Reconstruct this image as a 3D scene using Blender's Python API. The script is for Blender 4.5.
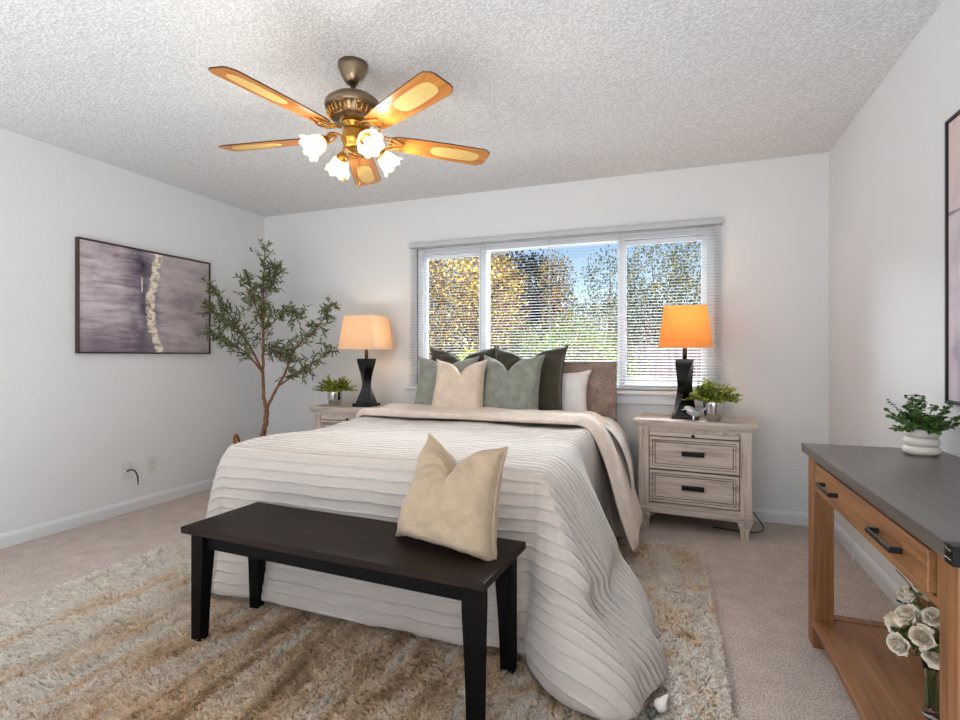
import bpy, bmesh, math, random
import numpy as np
from mathutils import Vector, Matrix, noise, Quaternion
PI = math.pi
for o in list(bpy.data.objects): bpy.data.objects.remove(o)
SC = bpy.context.scene
C = SC.collection

# ------------------------------------------------------------------ camera
cd = bpy.data.cameras.new('camera'); cam = bpy.data.objects.new('camera', cd); C.objects.link(cam)
CAM = Vector((3.669, -3.999, 1.115)); YAW = math.radians(20.3)
cam.location = CAM; cam.rotation_euler = (PI/2, 0, YAW)
cd.sensor_width = 36; cd.lens = 36*527/960; cd.shift_y = -4/960; cd.clip_start = 0.05
SC.camera = cam
FW = Vector((-math.sin(YAW), math.cos(YAW), 0)); RT = Vector((math.cos(YAW), math.sin(YAW), 0))

# ------------------------------------------------------------------ world, sun, daylight, exposure
SC.view_settings.view_transform = 'Standard'; SC.view_settings.look = 'None'
SC.view_settings.exposure = 0.21; SC.view_settings.gamma = 1.0; SC.view_settings.use_curve_mapping = False
w = bpy.data.worlds.new('sky'); SC.world = w; w.use_nodes = True
nt = w.node_tree; nt.nodes.clear()
sky = nt.nodes.new('ShaderNodeTexSky'); sky.sky_type = 'NISHITA'; sky.sun_disc = False
sky.sun_elevation = math.radians(48); sky.sun_rotation = math.radians(200); sky.air_density = 1.0; sky.dust_density = .6; sky.ozone_density = 1.5
bg = nt.nodes.new('ShaderNodeBackground'); bg.inputs[1].default_value = 0.15
wo = nt.nodes.new('ShaderNodeOutputWorld')
nt.links.new(sky.outputs[0], bg.inputs[0]); nt.links.new(bg.outputs[0], wo.inputs[0])

def light(name, kind, loc, rot, energy, color=(1,1,1), **kw):
    l = bpy.data.lights.new(name, kind); l.energy = energy; l.color = color
    for k, v in kw.items(): setattr(l, k, v)
    o = bpy.data.objects.new(name, l); C.objects.link(o); o.location = loc; o.rotation_euler = rot
    return o
light('sun', 'SUN', (2, -4, 9), (math.radians(42), 0, math.radians(-28)), 3.6, (1, .93, .82), angle=.01)
# added fill light at an invented opening in the wall behind the camera
light('fill_behind', 'AREA', (2.35, -6.42, 1.35), (math.radians(100), 0, 0), 9, (.93, .96, 1), shape='RECTANGLE', size=2.0, size_y=1.3)
# sky light entering at the bedroom window, from above the eave line
light('daylight_window', 'AREA', (2.75, 3.1, 3.45), (math.radians(-57), 0, 0), 1150, (.86, .93, 1), shape='RECTANGLE', size=4.2, size_y=1.5)
# added up-light near the floor, out of view, fills the room off the ceiling
light('ceiling_fill', 'AREA', (2.35, -4.75, .06), (math.radians(180), 0, 0), 112, (.90, .95, 1), shape='RECTANGLE', size=4.0, size_y=2.2)

# ------------------------------------------------------------------ material helpers
class N:
    def __init__(s, name, rough=.6, col=(.8,.8,.8), metal=0, spec=.5):
        s.m = bpy.data.materials.new(name); s.m.use_nodes = True
        s.t = s.m.node_tree; s.b = s.t.nodes['Principled BSDF']
        s.b.inputs['Roughness'].default_value = rough; s.b.inputs['Metallic'].default_value = metal
        s.b.inputs['Base Color'].default_value = (*col, 1); s.b.inputs['Specular IOR Level'].default_value = spec
        s.out = s.t.nodes['Material Output']
    def n(s, typ, **kw):
        x = s.t.nodes.new('ShaderNode'+typ)
        for k, v in kw.items(): setattr(x, k, v)
        return x
    def l(s, a, b): s.t.links.new(a, b)
    def coord(s, kind='Object', scale=(1,1,1)):
        t = s.n('TexCoord'); mp = s.n('Mapping'); mp.inputs['Scale'].default_value = scale
        s.l(t.outputs[kind], mp.inputs[0]); return mp.outputs[0]
    def noise(s, vec, scale, detail=3, rough=.5, dist=0):
        x = s.n('TexNoise'); x.inputs['Scale'].default_value = scale; x.inputs['Detail'].default_value = detail
        x.inputs['Roughness'].default_value = rough; x.inputs['Distortion'].default_value = dist
        s.l(vec, x.inputs['Vector']); return x.outputs['Fac']
    def ramp(s, fac, stops, interp='LINEAR'):
        r = s.n('ValToRGB'); r.color_ramp.interpolation = interp
        e = r.color_ramp.elements
        while len(e) < len(stops): e.new(.5)
        for q, (p, c) in zip(e, stops): q.position = p; q.color = (*c, 1) if len(c) == 3 else c
        s.l(fac, r.inputs[0]); return r.outputs[0]
    def math(s, op, a, b=None, clamp=False):
        m = s.n('Math', operation=op, use_clamp=clamp)
        for i, v in enumerate((a, b)):
            if v is None: continue
            if isinstance(v, (int, float)): m.inputs[i].default_value = v
            else: s.l(v, m.inputs[i])
        return m.outputs[0]
    def mix(s, fac, a, b, blend='MIX'):
        m = s.n('Mix', data_type='RGBA', blend_type=blend)
        for i, v in ((0, fac), (6, a), (7, b)):
            if isinstance(v, (int, float)): m.inputs[i].default_value = v
            elif isinstance(v, tuple): m.inputs[i].default_value = (*v, 1)
            else: s.l(v, m.inputs[i])
        return m.outputs[2]
    def bump(s, h, dist=.002, strength=1, prev=None):
        b = s.n('Bump'); b.inputs['Distance'].default_value = dist; b.inputs['Strength'].default_value = strength
        s.l(h, b.inputs['Height'])
        if prev: s.l(prev, b.inputs['Normal'])
        s.l(b.outputs[0], s.b.inputs['Normal']); return b.outputs[0]
    def col(s, c): s.l(c, s.b.inputs['Base Color']); return s

def srgb(r, g, b):
    f = lambda c: (c/255/12.92) if c/255 <= .04045 else ((c/255+.055)/1.055)**2.4
    return (f(r), f(g), f(b))

M = {}
def plain(name, rgb, rough=.6, metal=0, spec=.5, var=0, vs=20):
    n = N(name, rough, srgb(*rgb), metal, spec)
    if var:
        f = n.noise(n.coord(), vs, 4)
        a = srgb(*[max(0, c*(1-var)) for c in rgb]); b = srgb(*[min(255, c*(1+var)) for c in rgb])
        n.col(n.ramp(f, [(.3, a), (.7, b)]))
    M[name] = n.m; return n

# walls: pale grey paint with light orange-peel texture
n = N('wall_paint', .75, srgb(230, 231, 232), 0, .25); v = n.coord()
n.bump(n.noise(v, 70, 3), .0035, .55)
M['wall'] = n.m
n = N('popcorn_ceiling', .95, srgb(214, 213, 210), 0, .1); v = n.coord()
h1 = n.noise(v, 95, 2, .6); vo = n.n('TexVoronoi'); vo.inputs['Scale'].default_value = 75; n.l(v, vo.inputs['Vector'])
h = n.math('SUBTRACT', n.math('MULTIPLY', h1, 1.3), vo.outputs['Distance'])
n.bump(h, .008, .5)
n.col(n.ramp(h, [(.0, srgb(216,216,216)), (.5, srgb(238,239,240))]))
M['ceiling'] = n.m
n = N('carpet', 1, srgb(178,158,146), 0, 0); v = n.coord()
f = n.noise(v, 150, 4, .8); g = n.noise(v, 9, 4, .6); k = n.noise(v, 60, 2)
c1 = n.ramp(f, [(.36, srgb(150,130,119)), (.5, srgb(214,195,184)), (.64, srgb(255,244,234))])
c2 = n.ramp(g, [(.3, (.78,.76,.75)), (.7, (1,1,1))])
n.col(n.mix(1.0, c1, c2, 'MULTIPLY')); n.bump(n.math('ADD', f, k), .008, .9)
n.b.inputs['Sheen Weight'].default_value = .2
M['carpet'] = n.m
plain('trim_white', (226,228,230), .35)
plain('vinyl_white', (236,238,242), .3)
plain('blind_white', (196,197,198), .55)
n = N('pane', .02); tr = n.n('BsdfTransparent'); gl = n.n('BsdfGlossy'); gl.inputs['Roughness'].default_value = .02
fr = n.n('Fresnel'); fr.inputs[0].default_value = 1.12; mx = n.n('MixShader'); n.l(fr.outputs[0], mx.inputs[0]); n.l(tr.outputs[0], mx.inputs[1]); n.l(gl.outputs[0], mx.inputs[2]); n.l(mx.outputs[0], n.out.inputs[0])
M['pane'] = n.m

def wood(name, dark, mid, light_, axis=0, scale=1, rough=.45, spec=.4, bump=.0006):
    n = N(name, rough, spec=spec)
    sc = [28*scale]*3; sc[axis] = 1.6*scale
    v = n.coord(scale=tuple(sc)); f = n.noise(v, 1.5, 6, .65, .6)
    n.col(n.ramp(f, [(.28, srgb(*dark)), (.5, srgb(*mid)), (.72, srgb(*light_))]))
    n.bump(f, bump, .6); M[name] = n.m
wood('espresso', (20,12,9), (32,22,17), (46,32,25), 0, rough=.5, spec=.14)
wood('espresso_leg', (5,4,4), (9,7,6), (14,11,10), 2, rough=.55, spec=.1)
for ax, s_ in ((0,'x'), (1,'y'), (2,'z')):
    wood('whitewash_'+s_, (140,124,112), (204,190,178), (220,207,196), ax, 1.0, rough=.6)
    wood('honey_'+s_, (98,62,34), (138,92,54), (160,112,70), ax, .8, rough=.42)
plain('glaze_dark', (92,80,68), .7)
wood('table_top_dark', (70,63,60), (88,80,76), (104,96,90), 1, .7, rough=.3, spec=.5)
plain('table_top_edge', (64,57,52), .4, var=.15, vs=60)
plain('black_metal', (22,20,20), .4, .6)
plain('chrome', (205,205,205), .12, 1)
plain('lamp_black', (12,11,12), .22, 0, .35)
plain('bronze', (84,66,48), .35, .8)
n = plain('antique_brass', (138,120,98), .28, 1)
plain('gold_brass', (198,148,70), .25, 1)
plain('black_plastic', (16,16,17), .45)
plain('plate_white', (222,222,218), .4)
plain('slot_grey', (90,90,90), .6)

def fabric(name, rgb, rough=.9, weave=500, var=.10, sheen=.2, wr=0):
    n = N(name, rough, spec=.15); v = n.coord(); f = n.noise(v, weave, 2, .7); g = n.noise(v, 14, 4)
    a = srgb(*[c*(1-var) for c in rgb]); b = srgb(*[min(255, c*(1+var)) for c in rgb])
    n.col(n.ramp(n.math('ADD', n.math('MULTIPLY', f, .7), n.math('MULTIPLY', g, .3)), [(.35, a), (.65, b)]))
    pr = n.bump(f, .0012, .7)
    if wr:
        q = n.noise(n.coord(scale=(1,1,1)), 16, 3, .5, 1.2); n.bump(q, .012*wr, .8, pr)
    n.b.inputs['Sheen Weight'].default_value = sheen
    M[name] = n.m; return n
fabric('cream_linen', (222,204,186), wr=.6)
fabric('sand_linen', (176,155,130), wr=1)
fabric('sage_linen', (140,143,134), weave=260, var=.22, wr=.5)
fabric('olive_velvet', (64,60,46), .7, var=.16, sheen=.5, wr=1)
fabric('olive_piping', (44,44,34), .7, sheen=.3)
fabric('white_cotton', (248,246,244), wr=.6)
fabric('sheet_pale', (238,233,229), wr=.6)
fabric('headboard_weave', (140,123,114), weave=240, var=.34)
fabric('mattress_white', (225,222,216))
fabric('basket_fibre', (150,92,52), weave=60, var=.35, sheen=0)

# duvet: horizontal seersucker ribs follow the cloth itself (UV = cloth coordinates in metres)
n = N('duvet_cloth', .9, spec=.12); tc = n.n('UVMap'); tc.uv_map = 'cloth'
sx = n.n('SeparateXYZ'); n.l(tc.outputs[0], sx.inputs[0])
dn = n.noise(n.coord('UV', (1,1,1)), 7, 2); b_ = n.math('ADD', sx.outputs[1], n.math('MULTIPLY', dn, .018))
ph = n.math('FRACT', n.math('DIVIDE', b_, .046)); tri = n.math('ABSOLUTE', n.math('SUBTRACT', ph, .5))
rib = n.math('POWER', n.math('MULTIPLY', tri, 2), 4)
tuft = n.noise(n.coord('UV', (1,1,1)), 130, 3, .7)
rib2 = n.math('MULTIPLY', rib, n.math('ADD', n.math('MULTIPLY', tuft, 1.5), .1))
hh = n.math('ADD', rib2, n.math('MULTIPLY', n.noise(n.coord('UV', (1,1,1)), 420, 2), .18))
n.col(n.ramp(rib2, [(0, srgb(196,186,178)), (.8, srgb(228,221,214))]))
p1 = n.bump(hh, .009, 1.0)
n.bump(n.noise(n.coord(), 11, 3, .5, .8), .012, .5, p1)
n.b.inputs['Sheen Weight'].default_value = .15
M['duvet'] = n.m
fabric('duvet_reverse', (226,211,198), wr=.8)

# rug
n = N('rug_pile', 1, spec=.05); v = n.coord(scale=(5.5, .9, 1)); f = n.noise(v, 1.5, 5, .62, .7)
v2 = n.coord(scale=(1,1,1)); g = n.noise(v2, 3.2, 4, .6); gr = n.noise(n.coord(scale=(1,1,.3)), 90, 2)
sp = n.n('SeparateXYZ'); tco = n.n('TexCoord'); n.l(tco.outputs['Object'], sp.inputs[0])
mm_ = n.math('MULTIPLY', n.math('SUBTRACT', sp.outputs[0], 3.05), 6, True); blotch = n.noise(v2, 8, 4, .65)
f = n.math('ADD', n.math('MULTIPLY', f, n.math('SUBTRACT', 1, mm_)), n.math('MULTIPLY', n.math('SUBTRACT', n.math('MULTIPLY', blotch, 1.35), .19), mm_))
# pale cream borders left and right, tawnier middle
bo = n.math('MULTIPLY', n.math('ABSOLUTE', n.math('SUBTRACT', sp.outputs[0], 2.45)), .16)
k = n.math('ADD', n.math('ADD', n.math('MULTIPLY', f, .85), n.math('MULTIPLY', g, .3)), n.math('SUBTRACT', bo, .125))
base = n.ramp(k, [(.30, srgb(172,146,116)), (.39, srgb(228,204,174)), (.48, srgb(252,234,210)), (.62, srgb(255,251,245))])
gi = n.n('NewGeometry'); isl = n.ramp(gi.outputs['Random Per Island'], [(0, (.70,.67,.63)), (.3, (.97,.96,.95)), (1, (1,1,1))])
base = n.mix(1.0, n.mix(1.0, base, n.ramp(gr, [(.33, (.93,.92,.91)), (.6, (1,1,1))]), 'MULTIPLY'), isl, 'MULTIPLY'); n.col(base)
ts = n.n('BsdfTranslucent'); n.l(base, ts.inputs[0]); mx = n.n('MixShader'); mx.inputs[0].default_value = .58
n.l(n.b.outputs[0], mx.inputs[1]); n.l(ts.outputs[0], mx.inputs[2]); n.l(mx.outputs[0], n.out.inputs[0])
M['rug'] = n.m

def leafmat(name, rgb, var=.35, rough=.55, transl=.3):
    n = N(name, rough, spec=.3); gi = n.n('NewGeometry'); wn = n.n('TexWhiteNoise', noise_dimensions='1D')
    n.l(gi.outputs['Random Per Island'], wn.inputs['W'])
    a = srgb(*[c*(1-var) for c in rgb]); b = srgb(*[min(255, c*(1+var)) for c in rgb])
    c = n.ramp(wn.outputs['Value'], [(0, a), (1, b)]); n.col(c)
    ts = n.n('BsdfTranslucent'); n.l(c, ts.inputs[0]); mx = n.n('MixShader'); mx.inputs[0].default_value = transl
    n.l(n.b.outputs[0], mx.inputs[1]); n.l(ts.outputs[0], mx.inputs[2]); n.l(mx.outputs[0], n.out.inputs[0])
    M[name] = n.m
leafmat('olive_leaf', (100,108,70)); leafmat('fern_leaf', (132,142,56), .4); leafmat('euca_leaf', (70,98,48), .35)
plain('bark', (128,90,66), .85, var=.3, vs=30); plain('twig', (90,72,48), .8); plain('soil', (50,38,28), 1)
plain('stem_green', (82,98,50), .6)

# ------------------------------------------------------------------ mesh helpers
def obj(name, bm, m, parent=None, smooth=False, loc=None, rot=None):
    me = bpy.data.meshes.new(name)
    if isinstance(bm, tuple):
        me.from_pydata(*bm)
    else:
        bmesh.ops.recalc_face_normals(bm, faces=bm.faces); bm.to_mesh(me); bm.free()
    me.materials.append(M[m] if isinstance(m, str) else m)
    if smooth:
        me.polygons.foreach_set('use_smooth', [True]*len(me.polygons))
    o = bpy.data.objects.new(name, me); C.objects.link(o)
    if parent: o.parent = parent
    if loc: o.location = loc
    if rot: o.rotation_euler = rot
    return o
def autosm(o, ang=35):
    me = o.data; bm = bmesh.new(); bm.from_mesh(me)
    for f in bm.faces: f.smooth = True
    for e in bm.edges:
        if len(e.link_faces) == 2 and e.calc_face_angle(0) > math.radians(ang): e.smooth = False
    bm.to_mesh(me); bm.free(); return o
def tag(o, label, cat, group=None):
    o['label'] = label; o['category'] = cat
    if group: o['group'] = group
    return o
def thing(name, label, cat, loc=(0,0,0), rz=0, group=None):
    o = bpy.data.objects.new(name, None); C.objects.link(o); o.location = loc; o.rotation_euler = (0,0,rz); o.empty_display_size = .05
    return tag(o, label, cat, group)
def struct(name, bm, m, parent=None, smooth=False):
    o = obj(name, bm, m, parent, smooth)
    if not parent: o['kind'] = 'structure'
    return o
def dup(root, loc, rz, label, group=None):
    r = root.copy(); C.objects.link(r); r.location = loc; r.rotation_euler = (0,0,rz); r['label'] = label
    if group: r['group'] = group
    for ch in list(root.children):
        c = ch.copy(); C.objects.link(c); c.parent = r
        for g in ch.children:
            d = g.copy(); C.objects.link(d); d.parent = c
    return r
def box(bm, x0, y0, z0, x1, y1, z1, bev=0, seg=2):
    r = bmesh.ops.create_cube(bm, size=1)['verts']
    bmesh.ops.scale(bm, vec=(x1-x0, y1-y0, z1-z0), verts=r)
    bmesh.ops.translate(bm, vec=((x0+x1)/2, (y0+y1)/2, (z0+z1)/2), verts=r)
    if bev:
        es = list({e for v in r for e in v.link_edges})
        bmesh.ops.bevel(bm, geom=es, offset=bev, segments=seg, affect='EDGES', profile=.5)
    return bm
def B(*a, **k): return box(bmesh.new(), *a, **k)
def tube(bm, pts, rad, seg=8, cap=True):
    pts = [Vector(p) for p in pts]; rad = rad if isinstance(rad, (list, tuple)) else [rad]*len(pts)
    rings = []; prev = None
    for i, p in enumerate(pts):
        t = (pts[min(i+1, len(pts)-1)] - pts[max(i-1, 0)])
        t = t.normalized() if t.length > 1e-9 else Vector((0,0,1))
        if prev is None:
            a = t.orthogonal().normalized()
        else:
            a = (prev - t*prev.dot(t)); a = a.normalized() if a.length > 1e-6 else t.orthogonal().normalized()
        prev = a; b = t.cross(a)
        rings.append([bm.verts.new(p + (a*math.cos(2*PI*k/seg) + b*math.sin(2*PI*k/seg))*rad[i]) for k in range(seg)])
    for i in range(len(rings)-1):
        for k in range(seg):
            bm.faces.new((rings[i][k], rings[i][(k+1)%seg], rings[i+1][(k+1)%seg], rings[i+1][k]))
    if cap: bm.faces.new(rings[0][::-1]); bm.faces.new(rings[-1])
    return bm
def lathe(bm, prof, seg=32, c=(0,0,0), mat=None):
    rings = []
    for r, z in prof:
        if r < 1e-5: rings.append([bm.verts.new((c[0], c[1], c[2]+z))])
        else: rings.append([bm.verts.new((c[0]+r*math.cos(2*PI*k/seg), c[1]+r*math.sin(2*PI*k/seg), c[2]+z)) for k in range(seg)])
    for a, b in zip(rings, rings[1:]):
        for k in range(seg):
            k2 = (k+1)%seg
            if len(a) == 1 and len(b) == 1: continue
            if len(a) == 1: bm.faces.new((a[0], b[k2], b[k]))
            elif len(b) == 1: bm.faces.new((a[k], a[k2], b[0]))
            else: bm.faces.new((a[k], a[k2], b[k2], b[k]))
    if mat:
        vs = [v for r in rings for v in r]; bmesh.ops.transform(bm, matrix=mat, verts=vs)
    return bm
def loft(bm, rings, closed=True, cap=True):
    R_ = [[bm.verts.new(p) for p in r] for r in rings]; n_ = len(R_[0])
    for a, b in zip(R_, R_[1:]):
        for k in range(n_ if closed else n_-1): bm.faces.new((a[k], a[(k+1)%n_], b[(k+1)%n_], b[k]))
    if cap: bm.faces.new(R_[0][::-1]); bm.faces.new(R_[-1])
    return bm
def spline(pts, n_=8):
    P = [Vector(p) for p in pts]; out = []
    for i in range(len(P)-1):
        a = P[max(i-1,0)]; b = P[i]; c = P[i+1]; d = P[min(i+2, len(P)-1)]
        for k in range(n_):
            t = k/n_; out.append(.5*((2*b)+(c-a)*t+(2*a-5*b+4*c-d)*t*t+(3*b-a-3*c+d)*t**3))
    out.append(P[-1]); return out
def npmesh(name, V, F_, m, parent=None, smooth=False, k=3):
    """V (n,3) floats, F_ (m,k) indices"""
    me = bpy.data.meshes.new(name); V = np.ascontiguousarray(V, dtype=np.float32); F_ = np.ascontiguousarray(F_, dtype=np.int32)
    me.vertices.add(len(V)); me.vertices.foreach_set('co', V.ravel())
    me.loops.add(F_.size); me.loops.foreach_set('vertex_index', F_.ravel())
    me.polygons.add(len(F_)); me.polygons.foreach_set('loop_start', np.arange(0, F_.size, k, dtype=np.int32))
    if smooth: me.polygons.foreach_set('use_smooth', np.ones(len(F_), dtype=bool))
    me.update(calc_edges=True); me.validate()
    me.materials.append(M[m]); o = bpy.data.objects.new(name, me); C.objects.link(o)
    if parent: o.parent = parent
    return o
def leaves(name, pos, dirs, lens, wid, m, parent=None, seed=1, droop=.0, round_=False):
    """one mesh of leaves: each a folded blade (6 verts, 4 tris)"""
    rs = np.random.RandomState(seed); P = np.array(pos, float); D = np.array(dirs, float); n_ = len(P)
    D /= np.linalg.norm(D, axis=1, keepdims=True)+1e-9
    U = rs.normal(size=(n_,3)); U[:,2] += 1.0; S = np.cross(D, U); S /= np.linalg.norm(S, axis=1, keepdims=True)+1e-9
    Nn = np.cross(S, D); L = np.array(lens, float).reshape(-1,1)*np.ones((n_,1)); W = L*wid
    a = .35 if not round_ else .3; b = .7
    pts = [P, P+D*L*a+S*W/2+Nn*W*.12, P+D*L*a-S*W/2+Nn*W*.12, P+D*L*b+S*W*.42+Nn*W*.1-np.array([0,0,1])*L*droop*.5, P+D*L*b-S*W*.42+Nn*W*.1-np.array([0,0,1])*L*droop*.5, P+D*L-np.array([0,0,1])*L*droop]
    V = np.stack(pts, 1).reshape(-1,3); base = (np.arange(n_)*6)[:,None,None]
    F_ = (np.array([[0,1,2],[1,3,4],[1,4,2],[3,5,4]])[None]+base).reshape(-1,3)
    return npmesh(name, V, F_, m, parent)
def cam_pt(px, py, D): return CAM + FW*D + RT*((px-480)/527*D) + Vector((0,0,(356-py)/527*D))

# ------------------------------------------------------------------ room shell
W, H, YB = 4.607, 2.44, -6.45
WX0, WX1, WZ0, WZ1 = 1.62, 3.925, .865, 2.02
T = .14
struct('floor', B(-T, YB-T, -.1, W+T, T, 0), 'carpet')
struct('ceiling', B(-T, YB-T, H, W+T, T, H+.12), 'ceiling')
struct('wall_left', B(-T, YB-T, 0, 0, T, H), 'wall')
struct('wall_right', B(W, YB-T, 0, W+T, T, H), 'wall')
bm = B(0, 0, 0, WX0, T, H); box(bm, WX1, 0, 0, W, T, H); box(bm, WX0, 0, 0, WX1, T, WZ0); box(bm, WX0, 0, WZ1, WX1, T, H)
struct('wall_back', bm, 'wall')
bm = B(0, YB-T, 0, 1.3, YB, H); box(bm, 3.4, YB-T, 0, W, YB, H); box(bm, 1.3, YB-T, 2.1, 3.4, YB, H); box(bm, 1.3, YB-T, 0, 3.4, YB, .7)  # opening in this unseen wall is added to let fill light in
struct('wall_front', bm, 'wall')
def base_prof(bm, p0, p1, nrm):
    p0 = Vector(p0); p1 = Vector(p1); nrm = Vector(nrm)
    pr = [(0,0), (.014,0), (.014,.058), (.011,.070), (.005,.080), (0,.083)]
    loft(bm, [[p + nrm*a + Vector((0,0,b)) for a, b in pr] for p in (p0, p1)])
    return bm
struct('baseboard_left', base_prof(bmesh.new(), (0,YB,0), (0,0,0), (1,0,0)), 'trim_white')
struct('baseboard_back', base_prof(bmesh.new(), (.0145,0,0), (W-.0145,0,0), (0,-1,0)), 'trim_white')
struct('baseboard_right', base_prof(bmesh.new(), (W,0,0), (W,YB,0), (-1,0,0)), 'trim_white')

# window: three-lite white vinyl slider with sill and apron
wr = struct('window_1', B(WX0, .03, WZ0, WX1, .04, WZ0+.001), 'vinyl_white')
bm = bmesh.new(); fy0, fy1 = .012, .125
box(bm, WX0, fy0, WZ0, WX0+.05, fy1, WZ1, .003); box(bm, WX1-.05, fy0, WZ0, WX1, fy1, WZ1, .003)
box(bm, WX0+.05, fy0, WZ0, WX1-.05, fy1, WZ0+.045, .003); box(bm, WX0+.05, fy0, WZ1-.05, WX1-.05, fy1, WZ1, .003)
box(bm, 2.17, .026, WZ0+.045, 2.235, fy1, WZ1-.05, .003); box(bm, 3.27, .026, WZ0+.045, 3.32, fy1, WZ1-.05, .003)
struct('window_frame', bm, 'vinyl_white', wr)
for (a, b, d) in ((WX0+.05, 2.20, .0), (3.30, WX1-.05, .0)):
    bm = bmesh.new(); z0, z1 = WZ0+.05, WZ1-.055; y0, y1 = .030, .062
    box(bm, a, y0, z0, a+.032, y1, z1, .002); box(bm, b-.032, y0, z0, b, y1, z1, .002)
    box(bm, a+.032, y0, z0, b-.032, y1, z0+.04, .002); box(bm, a+.032, y0, z1-.032, b-.032, y1, z1, .002)
    s = struct('window_sash', bm, 'vinyl_white', wr)
    struct('window_pane', B(a+.03, .045, z0+.035, b-.03, .048, z1-.03), 'pane', s)
struct('window_pane', B(2.23, .098, WZ0+.04, 3.275, .101, WZ1-.045), 'pane', wr)
bm = B(1.525, -.055, WZ0-.028, 3.985, .045, WZ0, .005); box(bm, 1.555, -.018, WZ0-.10, 3.955, 0, WZ0-.028, .004)
struct('window_sill', bm, 'trim_white', wr)
bm = bmesh.new()
for x0, x1 in ((1.585, WX0), (WX1, 3.957)): box(bm, x0, -.010, WZ0, x1, .045, 2.045, .002)
box(bm, WX0, -.010, WZ1, WX1, .045, 2.045, .002)
struct('window_casing', bm, 'trim_white', wr)

# mini blind
bl = thing('window_blind', 'wide white horizontal mini blind with open slats over the window', 'blind', (0,0,0))
bx0, bx1 = 1.572, 3.968
obj('head_rail', B(bx0-.004, -.052, 2.022, bx1+.004, -.011, 2.058, .003), 'blind_white', bl)
obj('bottom_rail', B(bx0, -.043, .873, bx1, -.018, .889, .004), 'blind_white', bl)
V = []; F_ = []; nsl = 52
for i in range(nsl):
    z = .905 + i*(2.008-.905)/(nsl-1); k0 = len(V); tl = .0025
    for x in (bx0, bx1):
        for (y, dz) in ((-.043, -tl), (-.037, .0012), (-.0305, .0022), (-.024, .0022), (-.018, tl)):
            V.append((x, y, z+dz)); V.append((x, y, z+dz-.0007))
    for q in range(4):
        F_.append((k0+q*2, k0+q*2+2, k0+10+q*2+2, k0+10+q*2)); F_.append((k0+q*2+1, k0+11+q*2, k0+13+q*2, k0+3+q*2))
    F_.append((k0, k0+10, k0+11, k0+1)); F_.append((k0+8, k0+9, k0+19, k0+18))
obj('slats', (V, [], F_), 'blind_white', bl)
for x in (1.70, 2.24, 2.77, 3.30, 3.82):
    bm = bmesh.new(); tube(bm, [(x, -.0445, .889), (x, -.0445, 2.022)], .0012, 5); tube(bm, [(x, -.0165, .889), (x, -.0165, 2.022)], .0009, 5)
    obj('ladder_cord', bm, 'blind_white', bl)
bm = tube(bmesh.new(), [(2.215, -.056, 2.03), (2.217, -.059, 1.5), (2.217, -.058, 1.1)], .004, 6); obj('tilt_wand', bm, 'blind_white', bl)

# ------------------------------------------------------------------ outdoors
n = plain('yard_soil', (120,104,84), 1, var=.3, vs=3)
struct('ground', B(-14, T, -.35, 22, 26, -.25), 'yard_soil')
wood('fence_wood', (104,92,100), (140,126,134), (166,152,158), 2, .5, .8)
fe = thing('garden_fence', 'weathered mauve grey board fence beyond the window', 'fence', (0,0,0))
bm = bmesh.new(); bm2 = bmesh.new()
for i in range(70): box(bm, -2+i*.15, 5.3, -.25, -2+i*.15+.142, 5.322, 1.30)
box(bm2, -2, 5.322, 1.1, 8.5, 5.37, 1.18); box(bm2, -2, 5.322, .1, 8.5, 5.37, .18)
obj('boards', bm, 'fence_wood', fe); obj('rails', bm2, 'fence_wood', fe)
for nm, c in (('leaf_rust', (104,72,52)), ('leaf_yellow', (186,166,74)), ('leaf_bright', (124,152,62)), ('leaf_dark', (36,44,32)), ('leaf_gold', (196,154,66)), ('leaf_blue', (112,130,106)), ('leaf_pale', (172,158,130)), ('leaf_mid', (84,106,50))):
    leafmat(nm, c, .3, .7, .35)
def shrub(name, label, cx, cy, blobs, m, n_, size, seed, trunk=True, m2=None, frac=.35):
    rs = np.random.RandomState(seed)
    t = thing(name, label, 'tree' if 'tree' in name else 'shrub', (cx, cy, -.25), 0, None)
    vols = np.array([b[3]*b[4]*b[3] for b in blobs])**.67; vols = vols/vols.sum()
    P = []; D = []
    for b, v in zip(blobs, vols):
        k = int(n_*3.2*v); d = rs.normal(size=(k,3)); d /= np.linalg.norm(d, axis=1, keepdims=True)
        r = .45+.6*rs.rand(k,1)**.6
        lump = 1 + .22*np.sin(d[:,:1]*7+seed)*np.cos(d[:,1:2]*6+d[:,2:3]*8)
        P.append(np.array(b[:3]) + d*r*lump*np.array([b[3], b[3], b[4]])); dd = d+rs.normal(size=(k,3))*.8; D.append(dd)
    P = np.concatenate(P); D = np.concatenate(D); P[:,2] = np.maximum(P[:,2], .05)
    k2 = int(len(P)*frac) if m2 else 0
    idx = rs.permutation(len(P)); a, b_ = idx[k2:], idx[:k2]
    f1 = leaves('foliage', P[a], D[a], size*.5*(.7+.6*rs.rand(len(a))), .5, m, t, seed)
    if k2: leaves('foliage', P[b_]*1.0, D[b_], size*.5*(.7+.6*rs.rand(k2)), .5, m2, t, seed+1)
    bm = bmesh.new()
    for b in blobs:
        tube(bm, [(b[0]*.2, b[1]*.2, 0), (b[0]*.5, b[1]*.5, b[2]*.5), (b[0], b[1], b[2]), (b[0]*1.1, b[1], b[2]+b[4]*.6)], [.035, .025, .014, .006], 6)
    obj('branches', bm, 'bark', t)
    return t
def wpx(px, y):  # x where column px meets depth plane y
    u = (px-480)/527; d = FW+RT*u; return CAM.x + d.x*(y-CAM.y)/d.y
def wz(px, py, y):
    u = (px-480)/527; d = FW+RT*u; return CAM.z + (356-py)/527*(y-CAM.y)/d.y + .25
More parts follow.
